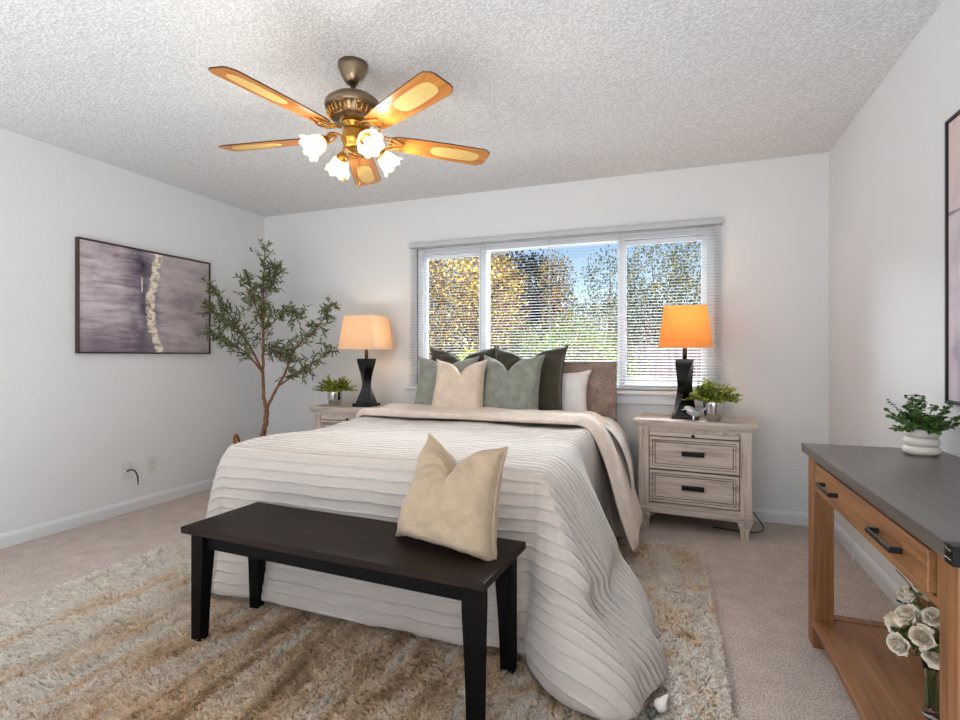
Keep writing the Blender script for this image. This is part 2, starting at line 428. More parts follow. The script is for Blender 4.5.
x = wpx(452, 3.6); shrub('garden_shrub', 'tall rusty brown and yellow shrub outside the left window pane', x, 3.6, [(-.5,0,1.0,.7,.9), (.2,.2,1.5,.8,.8), (-.2,0,2.3,.8,.7), (.6,.1,2.3,.6,.6), (.4,-.1,.8,.6,.7), (-.8,.2,1.9,.8,1.0), (-.3,.3,2.7,1.0,.5)], 'leaf_rust', 10500, .085, 3, m2='leaf_yellow', frac=.42)
x = wpx(560, 4.3); shrub('garden_shrub', 'bright green rounded bush outside the middle window pane', x, 4.3, [(-.55,0,1.0,.75,.85), (.25,.1,1.15,.85,.85), (.75,.1,.85,.55,.7), (-.2,-.2,.6,.9,.55)], 'leaf_bright', 9500, .075, 5, m2='leaf_pale', frac=.25)
x = wpx(460, 2.7); shrub('garden_shrub', 'small lime green bush low behind the left window pane', x, 2.7, [(0,0,.9,.28,.45), (.12,0,1.25,.14,.2)], 'leaf_bright', 900, .08, 9, m2='leaf_yellow', frac=.3)
x = wpx(525, 9.5); shrub('garden_tree', 'dark evergreen tree rising behind the bright green bush', x, 9.5, [(0,0,2.9,1.0,1.1), (-.6,0,2.3,1.1,1.2), (.3,0,1.9,.8,1.0)], 'leaf_dark', 5000, .2, 11)
x = wpx(508, 6.9); shrub('garden_tree', 'golden leaved tree between the dark tree and left shrub', x, 7.6, [(-.5,0,2.9,.5,.9), (-.3,0,1.9,.6,.7)], 'leaf_gold', 2000, .11, 12, m2='leaf_yellow', frac=.5)
x = wpx(556, 8.2); shrub('garden_tree', 'slim yellow leaved tree right of the dark evergreen against sky', x, 8.2, [(0,0,3.2,.42,.6), (.1,0,2.4,.45,.6), (.3,0,1.7,.5,.7)], 'leaf_gold', 1500, .11, 13, m2='leaf_mid', frac=.4)
x = wpx(610, 9.0); shrub('garden_tree', 'thin airy grey green tree against the sky beside the mullion', x, 9.0, [(0,0,3.1,.7,.8), (.5,0,2.2,.8,.8), (-.7,0,2.2,.5,.5)], 'leaf_blue', 1500, .12, 14, m2='leaf_mid', frac=.4)
x = wpx(672, 8.6); shrub('garden_tree', 'tall pale grey green tree filling the right window pane', x, 8.6, [(-.4,0,3.1,.8,.9), (.6,0,3.3,.7,1.0), (.2,0,2.4,1.1,.9)], 'leaf_blue', 3000, .12, 15, m2='leaf_yellow', frac=.35)
x = wpx(640, 7.4); shrub('garden_shrub', 'pale tan shrub above the fence at the right mullion', x, 7.4, [(-.6,0,1.9,.7,.7), (.3,0,1.7,.9,.6), (1.3,0,1.9,.8,.6)], 'leaf_pale', 4000, .1, 16, m2='leaf_mid', frac=.4)
x = wpx(690, 6.3); shrub('garden_shrub', 'grey green bush just behind the fence, right pane', x, 6.3, [(-.75,0,1.75,.55,.65), (.1,0,1.7,.55,.5)], 'leaf_blue', 2200, .08, 17, m2='leaf_dark', frac=.35)

# ------------------------------------------------------------------ shag rug
RX0, RX1, RY0, RY1 = .93, 3.905, -4.6, -.76
rug = thing('area_rug', 'large shaggy rug in streaky cream and tan beneath bed and bench', 'rug', (0,0,0))
rng = random.Random(4)
def rough_outline(m_=.02):
    P = []
    for a, b, k in (((RX0,RY0),(RX1,RY0),60), ((RX1-.01,RY0),(RX1-.11,RY1),80), ((RX1-.11,RY1),(RX0+.05,RY1),60), ((RX0+.05,RY1),(RX0,RY0),80)):
        for i in range(k): P.append((a[0]+(b[0]-a[0])*i/k+rng.uniform(-m_/2,m_/2), a[1]+(b[1]-a[1])*i/k+rng.uniform(-m_/2,m_/2)))
    return P
O_ = rough_outline(); bm = bmesh.new()
lo = [bm.verts.new((x, y, .001)) for x, y in O_]; hi = [bm.verts.new((x, y, .014)) for x, y in O_]
for i in range(len(O_)): bm.faces.new((lo[i], lo[(i+1)%len(O_)], hi[(i+1)%len(O_)], hi[i]))
bm.faces.new(hi); bm.faces.new(lo[::-1])
obj('backing', bm, 'rug', rug)
rs = np.random.RandomState(7)
def pile():
    n_ = 260000
    # strands where the rug can be seen: denser to the front and right strip, none below the bed
    X = RX0 + (RX1-RX0)*rs.rand(n_); Y = RY0+.9 + (RY1-RY0-.9)*rs.rand(n_)
    keep = ~((X > 1.85) & (X < 3.05) & (Y > -1.95))
    X, Y = X[keep], Y[keep]; n_ = len(X)
    lump = np.sin(X*19+3*np.sin(Y*1.3))*.5 + np.sin(X*41+2*np.sin(Y*2.1+1))*.35 + np.sin(Y*9+X*13)*.25
    hgt = .022*(1+.30*lump)*(.85+.3*rs.rand(n_))
    # clumps: lean direction follows a smooth field plus per-clump scatter
    cell = np.floor(X*38)*131+np.floor(Y*26)*17; ca = np.modf(np.abs(np.sin(cell*12.9898)*43758.5453))[0]*2*PI
    lx = .010*np.cos(ca)+.006*rs.normal(size=n_)+.006*np.cos(X*19+3*np.sin(Y*1.3)); ly = -.012+.010*np.sin(ca)+.008*rs.normal(size=n_)
    a = rs.rand(n_)*2*PI; wd = .0034; sx_, sy_ = np.cos(a)*wd, np.sin(a)*wd; z0 = np.full(n_, .010)
    X = np.clip(X, RX0+.01, RX1-.01-(Y-RY0)/(RY1-RY0)*.10)
    p = [np.stack([X-sx_, Y-sy_, z0], 1), np.stack([X+sx_, Y+sy_, z0], 1),
         np.stack([X+lx*.5+sx_, Y+ly*.5+sy_, z0+hgt*.7], 1), np.stack([X+lx*.5-sx_, Y+ly*.5-sy_, z0+hgt*.7], 1),
         np.stack([X+lx*1.2, Y+ly*1.2, z0+hgt], 1)]
    V = np.stack(p, 1).reshape(-1,3); b = (np.arange(n_)*5)[:,None,None]
    F_ = (np.array([[0,1,2],[0,2,3],[3,2,4]])[None]+b).reshape(-1,3)
    o = npmesh('pile', V, F_, 'rug', rug); o['kind'] = 'stuff'; return o
pile()

# ------------------------------------------------------------------ bed
bed = thing('bed', 'upholstered bed with brown woven headboard under the window', 'bed', (2.46, -1.1, 0))
def rel(bm, o): bmesh.ops.translate(bm, vec=-Vector(o.location), verts=bm.verts); return bm
HX0, HX1 = 1.73, 3.275
bm = B(HX0, -.165, .25, HX1, -.075, 1.075, .012, 3); obj('headboard', rel(bm, bed), 'headboard_weave', bed, True); autosm(bed.children[-1])
bm = bmesh.new()
tube(bm, [(HX0+.02,-.163,.26),(HX0+.02,-.163,1.06),(HX1-.02,-.163,1.06),(HX1-.02,-.163,.26)], .004, 6)
obj('headboard_seam', rel(bm, bed), 'headboard_weave', bed)
obj('mattress', rel(B(1.70, -2.06, .36, 3.20, -.17, .665, .06, 4), bed), 'mattress_white', bed, True)
obj('bed_base', rel(B(1.71, -2.04, .10, 3.19, -.17, .355, .01), bed), 'headboard_weave', bed)
for x in (1.78, 3.12):
    for y in (-1.95, -.27): obj('leg', rel(B(x-.03, y-.03, 0.0 if y > -.75 else .015, x+.03, y+.03, .10), bed), 'espresso_leg', bed)

def smooth(a, b, x):
    t = min(1, max(0, (x-a)/(b-a))); return t*t*(3-2*t)
def drape(name, label_or_parent, y_head, m, off=0.0, y_foot=None, seed=0, zt=.695, Dl=None, Dr=None, folds=1.0, res=.0155, amp=1.0, bez=None):
    """cloth hanging over the mattress: grid on top + sides, corner fans when it reaches the foot"""
    X0, X1, YF = 1.735, 3.175, -2.045
    full = y_foot is None; yf = YF if full else y_foot
    nx = int((X1-X0)/res); ny = int((y_head-yf)/res); MJ = int(.72/res)
    bm = bmesh.new(); data = {}
    uvl = bm.loops.layers.uv.new('cloth'); cl = {}
    def mk(p, a, b, tau, t): v = bm.verts.new(p); cl[v] = (a, b, tau, t); return v
    xs = [X0+(X1-X0)*i/nx for i in range(nx+1)]; ys = [y_head+(yf-y_head)*j/ny for j in range(ny+1)]
    top = [[mk((x, y, zt+off), x, y, 0, 0) for x in xs] for y in ys]
    for j in range(ny):
        for i in range(nx): bm.faces.new((top[j][i], top[j+1][i], top[j+1][i+1], top[j][i+1]))
    # perimeter list: (vertex on top, outward dir, D, cloth dir, corner weight)
    per = []
    for j in range(ny+1): per.append((top[j][0], Vector((-1,0,0)), Dl(ys[j]), (-1,0), 0, ys[j]))
    if full:
        K = 30
        for k in range(1, K):
            th = PI/2*k/K; per.append((top[ny][0], Vector((-math.cos(th),-math.sin(th),0)), Dl(YF)+(.09-Dl(YF))*smooth(0,1,k/K)+.04*math.sin(th*2)+.015*math.sin(th*7), (-math.cos(th),-math.sin(th)), math.sin(2*th)*.4, YF))
        for i in range(nx+1):
            x = xs[i]; d = .085+.010*math.sin(x*6)+.010*math.sin(x*11+1)+.03*smooth(3.11, 3.175, x)
            per.append((top[ny][i], Vector((0,-1,0)), d, (0,-1), smooth(3.08,3.175,x)*.6, YF))
        K = 60
        for k in range(1, K):
            th = PI/2*(1-k/K); d = .115+(Dr(YF)-.115)*smooth(0,.6,k/K) + .05*math.sin(th*2)**.8 + .075*math.sin(th*2)*math.sin(th) + .02*math.sin(th*9)*math.sin(2*th)
            per.append((top[ny][nx], Vector((math.cos(th),-math.sin(th),0)), d, (math.cos(th),-math.sin(th)), .6+.4*math.sin(2*th), YF))
        for j in range(ny, -1, -1): per.append((top[j][nx], Vector((1,0,0)), Dr(ys[j]), (1,0), smooth(-1.2,-2.04,ys[j])*.7, ys[j]))
        strips = [per]
    else:
        strips = [per, [(top[j][nx], Vector((1,0,0)), Dr(ys[j]), (1,0), 0, ys[j]) for j in range(ny, -1, -1)]]
    zf = .075
    for pr in strips:
        cols = []; tcoord = 0; lastp = None
        for (v0, dr, D, cdn, cw, yy) in pr:
            base = v0.co.copy(); P0 = (0, zt); P1 = (.115, zt+.01); P2 = (.055+D*.42, .34+.10*cw); P3 = (D+.06, zf)
            zfl = zf if base.y+dr.y*D < -.78 else zf-.03
            P3 = (D+.06, zfl)
            if bez and dr.x > .5: P1, P2, P3 = bez[0], bez[1], (bez[2], zfl)
            hp = base+dr*(D+.06)
            if lastp is not None: tcoord += (Vector((hp.x,hp.y,0))-lastp).length
            lastp = Vector((hp.x, hp.y, 0))
            colv = [v0]; s = 0; prev = (0, zt)
            for j in range(1, MJ+1):
                t = j/MJ; u = 1-t
                o_ = u**3*P0[0]+3*u*u*t*P1[0]+3*u*t*t*P2[0]+t**3*P3[0]; z_ = u**3*P0[1]+3*u*u*t*P1[1]+3*u*t*t*P2[1]+t**3*P3[1]
                if cw > .3:   # cloth gathers on the rug at the corner
                    cc = (cw-.3)/.7; o_ += cc*(-.05*math.exp(-((t-.78)/.05)**2)+.035*math.exp(-((t-.92)/.06)**2))
                s += math.hypot(o_-prev[0], z_-prev[1]); prev = (o_, z_)
                p = base + dr*(o_+off*min(1, t*6)); p.z = z_ + off*(1-min(1, t*6))
                colv.append(mk(p, v0.co.x+cdn[0]*s, v0.co.y+cdn[1]*s, t, tcoord))
            for (do, dz, dt) in ((-.003,-.018,0), (-.018,-.028,0), (-.05,-.030,0)):
                p = base+dr*(P3[0]+off+do); p.z = zfl+dz; colv.append(mk(p, v0.co.x+cdn[0]*(s+.01), v0.co.y+cdn[1]*(s+.01), 1, tcoord))
            cols.append(colv)
        for A, Bc in zip(cols, cols[1:]):
            for j in range(len(A)-1):
                q = [A[j], A[j+1], Bc[j+1], Bc[j]]; u_ = []
                for z in q:
                    if z not in u_: u_.append(z)
                if len(u_) > 2: bm.faces.new(u_)
    bmesh.ops.recalc_face_normals(bm, faces=bm.faces)
    up = top[ny//2][nx//2]
    up.normal_update()
    if up.normal.z < 0: bmesh.ops.reverse_faces(bm, faces=bm.faces)
    bm.normal_update()
    for f in bm.faces:
        for lp in f.loops: a, b, _, _ = cl[lp.vert]; lp[uvl].uv = (a, b)
        f.smooth = True
    mv = {}
    for v in bm.verts:
        a, b, tau, t = cl[v]; nn = v.normal; p = v.co
        ribw = .0028*math.cos(2*PI*b/.046)
        big = noise.noise(Vector((p.x*2.1, p.y*2.1, p.z*2.1+seed)))*.020
        med = noise.noise(Vector((p.x*7, p.y*7, p.z*3+seed+5)))*.007
        fold = 0
        if tau > 0:
            w_ = tau**1.2*folds*(1-smooth(.97,1,tau)*.3)
            fold = w_*(.022*noise.noise(Vector((t*3.2, tau*.9, seed+9)))+.012*math.sin(t*9+2*tau)+.010*noise.noise(Vector((t*11, tau*1.5, seed+3))))
        dsp = (ribw*(1 if m == 'duvet' else 0)+big*(.6 if tau == 0 else 1)+med)*amp+fold
        if p.z < .05: dsp = max(dsp, -.004)*.2
        mv[v] = p+nn*dsp
    for v, p in mv.items():
        p.z = max(p.z, .040 if p.y < -.74 else .012); v.co = p
    return bm
Dl = lambda y: .04+.09*smooth(-.9, -2.05, y)+.015*math.sin(y*9)
Dr = lambda y: .15-.07*smooth(-.7, -1.0, y)+.285*smooth(-1.3, -1.8, y)+.012*math.sin(y*11)
dv = obj('duvet', drape('duvet', None, -.62, 'duvet', 0, seed=2, Dl=Dl, Dr=Dr), 'duvet')
tag(dv, 'ribbed off-white duvet draped over the bed and down to the rug', 'duvet')
Dl2 = lambda y: .05; Dr2 = lambda y: .17+.04*smooth(-.3,-.6,y)
sh = obj('sheet', drape('sheet', None, -.20, 'sheet_pale', -.008, y_foot=-.66, seed=8, Dl=Dl2, Dr=lambda y: .20, amp=.5, res=.025, bez=((.17,.70), (.29,.47), .235)), 'sheet_pale')
tag(sh, 'pale bed sheet showing between the pillows and the folded duvet edge', 'sheet')

# thick folded-back band of the duvet
def band():
    y0, y1, TH = -.49, -.95, .062; X0, X1 = 1.70, 3.125
    path = []
    def side(sgn, D):
        pts = []; zt = .703
        for j in range(29):
            t = j/28; u = 1-t; xb = X0 if sgn < 0 else X1
            o_ = 3*u*u*t*(.055 if sgn < 0 else .15)+3*u*t*t*(.03+D*.45 if sgn < 0 else .20)+t**3*(D+.02); z_ = u**3*zt+3*u*u*t*zt+3*u*t*t*.40+t**3*.09
            pts.append(Vector((xb+sgn*o_, 0, z_)))
        return pts
    L = side(-1, .09)[::-1]; Rr = side(1, .30)
    mid = [Vector((X0+(X1-X0)*i/60, 0, .703)) for i in range(1, 60)]
    path = L+mid+Rr; n_ = len(path); rings = []
    for i, p in enumerate(path):
        t = (path[min(i+1, n_-1)]-path[max(i-1, 0)]).normalized(); nr = Vector((-t.z, 0, t.x))
        tp = i/(n_-1); endf = min(1, min(i, n_-1-i)/5)**.5
        ring = []; K = 40
        rightness = smooth(3.15, 3.45, p.x)
        for k in range(K):
            a = 2*PI*k/K; ca, sa = math.cos(a), math.sin(a)
            yy = (y0+y1)/2 + (y0-y1)/2*(1+.42*rightness)*math.copysign(abs(ca)**.55, ca)*(1-.10*(1-endf)) - .13*rightness
            yy += .012*noise.noise(Vector((p.x*4, p.z*4, 3)))+(.01*math.sin(p.x*7+p.z*5))
            th = TH*(.5+.5*endf)*(1+.25*noise.noise(Vector((p.x*5, yy*6, p.z*5))))
            e = th*math.copysign(abs(sa)**.75, sa)*.5+TH*.40
            if sa > 0: e *= 1+.18*math.sin(ca*5+p.x*3)
            if sa < 0: e = max(e, .012)
            q = p+nr*e; ring.append((q.x, yy, max(q.z, .02)))
        rings.append(ring)
    return loft(bmesh.new(), rings)
bo = obj('folded_edge', band(), 'duvet_reverse', dv, True)

# ------------------------------------------------------------------ pillows
def pillow_bm(w_, h_, T_, bow=.05, dip=.08, taper=0, seed=0, ear=.035, u0=0, N_=44, wr=1.0, lean_side=0):
    rings = {}; bm = bmesh.new(); fr = {}; bk = {}
    def shape(u, v, side):
        bx = 1-bow*(1-v*v); bz = 1-bow*.8*(1-u*u)
        x = w_/2*u*bx; z = h_/2*v*bz+h_/2
        cor = (abs(u)**6)*(abs(v)**6); x += math.copysign(cor*ear*.5, u); z += math.copysign(cor*ear*.6, v)
        x *= 1-taper*(v+1)/2
        k = max(0, (v+1)/2)
        dp = math.exp(-((u-u0)/.42)**2)*(.6+.4*math.exp(-((u-u0)/.16)**2))
        z -= dip*dp*k**2.6
        th = T_/2*(max(0, (1-u**6)*(1-v**6)))**.42 * (1-.28*(v+1)/2)
        th *= 1-.25*math.exp(-((u-u0)/.14)**2)*max(0, v)**1.5*(dip/.09)
        x += lean_side*k*k
        r_ = math.hypot(u-u0, v-1); an = math.atan2(v-1, u-u0)
        wk = wr*(.006*noise.noise(Vector((x*9, z*9, seed+side*7)))+.006*math.sin(an*11+seed)*math.exp(-((r_-.55)/.35)**2)+.0045*noise.noise(Vector((x*26, z*26, seed+side*3))))
        th2 = max(0, th+wk*min(1, th/(T_*.18)))
        y = -th2*side
        y += .02*(u*u)*k*(1 if seed%2 else .6)
        return Vector((x, y, z))
    for i in range(N_+1):
        for j in range(N_+1):
            u = -1+2*i/N_; v = -1+2*j/N_; u = math.sin(u*PI/2)*.35+u*.65; v = math.sin(v*PI/2)*.35+v*.65
            e = i in (0, N_) or j in (0, N_)
            a = bm.verts.new(shape(u, v, 1)); fr[i,j] = a; bk[i,j] = a if e else bm.verts.new(shape(u, v, -1))
    for i in range(N_):
        for j in range(N_):
            bm.faces.new((fr[i,j], fr[i+1,j], fr[i+1,j+1], fr[i,j+1])); bm.faces.new((bk[i,j+1], bk[i+1,j+1], bk[i+1,j], bk[i,j]))
    loop = [fr[i,0] for i in range(N_)]+[fr[N_,j] for j in range(N_)]+[fr[N_-i,N_] for i in range(N_)]+[fr[0,N_-j] for j in range(N_)]
    return bm, [v.co.copy() for v in loop]
def pillow(label, m, loc, w_, h_, T_, lean, rz, roll=0, pipe=None, piper=.004, group=None, **kw):
    bm, loop = pillow_bm(w_, h_, T_, **kw)
    root = obj('throw_pillow', bm, m, None, True); tag(root, label, 'pillow', group)
    root.location = loc; root.rotation_mode = 'XYZ'
    root.rotation_euler = (-lean, roll, rz)
    if pipe:
        obj('piping', tube(bmesh.new(), loop+[loop[0]], piper, 6, False), pipe, root, True)
    return root
R = math.radians
ZB = .70
bp = pillow('white sleeping pillow standing against the headboard, right of the others', 'white_cotton', (2.745,-.245,ZB-.02), .70, .32, .13, R(8), 0, dip=.02, seed=3, ear=.05, taper=-.0)
bp.name = 'sleeping_pillow'
pillow('dark olive velvet pillow, left of the two at the back', 'olive_velvet', (2.14,-.34,ZB-.01), .53, .49, .19, R(12), R(2), pipe='olive_piping', dip=.085, seed=5)
pillow('dark olive velvet pillow, right of the two at the back', 'olive_velvet', (2.665,-.35,ZB-.01), .53, .49, .19, R(12), R(-3), pipe='olive_piping', dip=.095, seed=8, u0=-.05)
pillow('sage green pillow at the left end of the front row', 'sage_linen', (2.085,-.50,ZB), .45, .41, .17, R(14), R(4), pipe='sage_linen', piper=.003, dip=.08, seed=11)
pillow('sage green pillow on the right of the cream pillow', 'sage_linen', (2.585,-.52,ZB), .43, .42, .17, R(14), R(-4), pipe='sage_linen', piper=.003, dip=.10, seed=14, u0=-.1)
pillow('cream linen pillow in the front middle against the sage pillows', 'cream_linen', (2.245,-.62,ZB), .385, .385, .17, R(12), R(2), pipe='cream_linen', piper=.003, dip=.085, seed=17, u0=.08, taper=.08)
pillow('sand coloured pillow propped on the bench against the bed', 'sand_linen', (2.928,-2.35,.468), .395, .345, .165, R(6), R(-12), roll=R(3), pipe='sand_linen', piper=.0045, dip=.105, seed=20, u0=-.15, taper=.24, lean_side=.04, wr=1.9, ear=.03, bow=.03)

# ------------------------------------------------------------------ bench
bx0_, bx1_, by0_, by1_ = 1.90, 3.168, -2.555, -2.175
bx0_, bx1_, by0_, by1_ = 1.902, 3.168, -2.5405, -2.1655
be = thing('bench', 'dark espresso wooden bench standing at the foot of the bed', 'bench', ((bx0_+bx1_)/2, (by0_+by1_)/2, .034))
def relm(bm): bmesh.ops.translate(bm, vec=-Vector(be.location), verts=bm.verts); return bm
obj('seat', relm(B(bx0_, by0_, .436, bx1_, by1_, .462, .004)), 'espresso', be)
bm = bmesh.new(); ix0, ix1, iy0, iy1 = bx0_+.055, bx1_-.055, by0_+.045, by1_-.045
box(bm, ix0, iy0, .375, ix1, iy0+.02, .436); box(bm, ix0, iy1-.02, .375, ix1, iy1, .436); box(bm, ix0, iy0, .375, ix0+.02, iy1, .436); box(bm, ix1-.02, iy0, .375, ix1, iy1, .436)
obj('apron', relm(bm), 'espresso_leg', be)
for sx_ in (0, 1):
    for sy_ in (0, 1):
        x0 = ix0-.030 if not sx_ else ix1+.030-.062; y0 = iy0-.018 if not sy_ else iy1+.018-.055
        tx = .016
        def q(z, k): 
            a0 = x0+(tx*k if sx_ else 0); a1 = x0+.062-(tx*k if not sx_ else 0); b0 = y0+(tx*k if sy_ else 0); b1 = y0+.055-(tx*k if not sy_ else 0)
            return [(a0,b0,z), (a1,b0,z), (a1,b1,z), (a0,b1,z)]
        obj('leg', relm(loft(bmesh.new(), [q(.022, 1), q(.20, .6), q(.36, 0), q(.4355, 0)])), 'espresso_leg', be)

be.rotation_euler.z = R(-3.2)

# ------------------------------------------------------------------ nightstands (local origin: floor centre, front = -y)
def nightstand(label, loc, rz):
    t = thing('nightstand', label, 'nightstand', loc, rz)
    w_, d_ = .66, .36
    def ring(hw, hd, z): return [(-hw,-hd,z),(hw,-hd,z),(hw,hd,z),(-hw,hd,z)]
    bm = bmesh.new(); box(bm, -.365, -.195, .680, .365, .195, .705, .004)
    loft(bm, [ring(.352,.188,.6795), ring(.352,.188,.672), ring(.345,.184,.662), ring(.334,.179,.655), ring(.332,.178,.648)])
    obj('top', bm, 'whitewash_x', t)
    bm = bmesh.new(); s = .065
    for sg in (-1, 1):
        x0, x1 = sorted((sg*w_/2, sg*(w_/2-s))); box(bm, x0, -d_/2, .145, x1, -d_/2+.05, .648, .004)
        x0, x1 = sorted((sg*(w_/2-.004), sg*(w_/2-.022))); box(bm, x0, -d_/2+.05, .145, x1, d_/2, .648)
    box(bm, -w_/2+.02, d_/2-.015, .145, w_/2-.02, d_/2, .648)
    box(bm, -w_/2+s, -d_/2+.012, .628, w_/2-s, -d_/2+.05, .648)
    obj('carcass', bm, 'whitewash_z', t)
    obj('interior', B(-w_/2+.02, -d_/2+.022, .15, w_/2-.02, d_/2-.016, .63), 'glaze_dark', t)
    bm = B(-w_/2-.008, -d_/2-.008, .108, w_/2+.008, d_/2+.004, .146, .006); box(bm, -w_/2+s, -d_/2+.008, .148, w_/2-s, -d_/2+.03, .172)
    obj('bottom_rail', bm, 'whitewash_x', t)
    # pull-out tray
    a = w_/2-s-.004
    tr = obj('tray', B(-a, -d_/2+.004, .603, a, -d_/2+.03, .626, .002), 'whitewash_x', t)
    obj('knob', lathe(bmesh.new(), [(0,-.016),(.009,-.014),(.010,-.006),(.005,0),(.005,.006)], 14, mat=Matrix.Translation((0,-d_/2-.001,.614))@Matrix.Rotation(-PI/2,4,'X')), 'black_metal', tr, True)
    for z0, z1 in ((.392, .596), (.178, .382)):
        bm = bmesh.new(); y = -d_/2
        def rr(i, yy): return [(-a+i, yy, z0+i), (a-i, yy, z0+i), (a-i, yy, z1-i), (-a+i, yy, z1-i)]
        loft(bm, [rr(0,y+.03), rr(0,y+.004), rr(.003,y), rr(.016,y), rr(.021,y+.006), rr(.030,y+.006), rr(.036,y+.011), rr(.040,y+.011)], cap=True)
        dr = obj('drawer', bm, 'whitewash_x', t)
        bm = bmesh.new()
        for i_, wd_ in ((.0185,.0022), (.033,.0025)):
            for (p, q2) in (((-a+i_,z0+i_),(a-i_,z0+i_)), ((a-i_,z0+i_),(a-i_,z1-i_)), ((a-i_,z1-i_),(-a+i_,z1-i_)), ((-a+i_,z1-i_),(-a+i_,z0+i_))):
                yy = y+.0035 if i_ < .02 else y+.0085
                tube(bm, [(p[0],yy,p[1]), (q2[0],yy,q2[1])], wd_, 6)
        obj('moulding_glaze', bm, 'glaze_dark', dr)
        zc = (z0+z1)/2+.004; bm = bmesh.new(); box(bm, -.066, y-.008, zc-.014, .066, y+.0105, zc+.014, .003); box(bm, -.060, y-.013, zc-.004, .060, y-.006, zc+.011, .003)
        obj('handle', bm, 'black_metal', dr)
    for sx_ in (-1, 1):
        for sy_ in (-1, 1):
            cx_, cy_ = sx_*(w_/2-.04), sy_*(d_/2-.035)
            def rg(h, z): return [(cx_-h,cy_-h,z),(cx_+h,cy_-h,z),(cx_+h,cy_+h,z),(cx_-h,cy_+h,z)]
            obj('foot', loft(bmesh.new(), [rg(.021,0), rg(.023,.012), rg(.021,.016), rg(.026,.06), rg(.033,.085), rg(.037,.088), rg(.037,.1075)]), 'whitewash_z', t)
    return t
nsr = nightstand('whitewashed two-drawer nightstand on the right side of the bed', (3.79, -.268, 0), R(-5))
nsl = dup(nsr, (1.235, -.262, 0), 0, 'whitewashed nightstand on the left side, mostly hidden by the bed')

# ------------------------------------------------------------------ lamps
def shade_mat(name, rgb, tr_):
    n = N(name, .9, srgb(*rgb), 0, .1); ts = n.n('BsdfTranslucent'); ts.inputs[0].default_value = (*srgb(*tr_), 1)
    mx = n.n('MixShader'); mx.inputs[0].default_value = .5; n.l(n.b.outputs[0], mx.inputs[1]); n.l(ts.outputs[0], mx.inputs[2]); n.l(mx.outputs[0], n.out.inputs[0])
    n.bump(n.noise(n.coord(), 300, 2), .001, .4); M[name] = n.m
shade_mat('shade_cream', (238,228,210), (250,222,180)); shade_mat('shade_amber', (226,180,112), (255,205,140))
def emis(name, rgb, s):
    n = N(name); n.b.inputs['Emission Color'].default_value = (*srgb(*rgb),1); n.b.inputs['Emission Strength'].default_value = s; M[name] = n.m
emis('bulb_warm', (255,205,140), 12)
def table_lamp(label, loc, shade_m, power, color, rz=0):
    t = thing('table_lamp', label, 'lamp', loc, rz)
    obj('base', B(-.083,-.083,0,.083,.083,.024,.003), 'lamp_black', t)
    rings = []
    for i in range(41):
        s = i/40; z = .0235+s*.365; hw = .062-.026*math.sin(PI*min(1, s*1.0))**1.3 - .006*s; an = PI/2*s
        rings.append([(hw*math.sqrt(2)*math.cos(an+PI/4+k*PI/2), hw*math.sqrt(2)*math.sin(an+PI/4+k*PI/2), z) for k in range(4)])
    o = obj('body', loft(bmesh.new(), rings), 'lamp_black', t); autosm(o, 40)
    obj('neck', lathe(bmesh.new(), [(0,.388),(.014,.388),(.014,.455),(.010,.46),(.010,.52),(0,.52)], 20), 'bronze', t, True)
    # shade: four tapered panels with thickness and dark trim lines
    def sq(h, z): return [(-h,-h,z),(h,-h,z),(h,h,z),(-h,h,z)]
    b0, t0, z0, z1 = .163, .128, .463, .735
    bm = bmesh.new(); loft(bm, [sq(b0,z0), sq(t0,z1), sq(t0-.003,z1), sq(b0-.003,z0), sq(b0,z0)], cap=False)
    sh_ = obj('shade', bm, shade_m, t)
    for h, z in ((b0, z0), (t0, z1)): p = sq(h+.0006, z); obj('shade_trim', tube(bmesh.new(), p+[p[0]], .0022, 5, False), 'duvet_reverse', sh_)
    bm = bmesh.new(); tube(bm, [(-t0,0,z1-.012),(t0,0,z1-.012)], .0015, 5); tube(bm, [(0,-t0,z1-.012),(0,t0,z1-.012)], .0015, 5); tube(bm, [(0,0,.52),(0,0,z1)], .002, 5)
    obj('harp', bm, 'bronze', t)
    obj('bulb', lathe(bmesh.new(), [(0,.61),(.018,.605),(.028,.585),(.026,.56),(.014,.535),(.012,.515),(0,.515)], 20), 'bulb_warm', t, True)
    l = light('lamp_light', 'POINT', (0,0,.60), (0,0,0), power, color, shadow_soft_size=.035); l.parent = t
    return t
table_lamp('lit table lamp with amber glowing shade and twisted black body, right nightstand', (3.73, -.255, .7055), 'shade_amber', 5.0, (1,.74,.47))
table_lamp('lit table lamp with cream shade and twisted black body, left nightstand', (1.30, -.275, .7055), 'shade_cream', 3.2, (1,.78,.52))

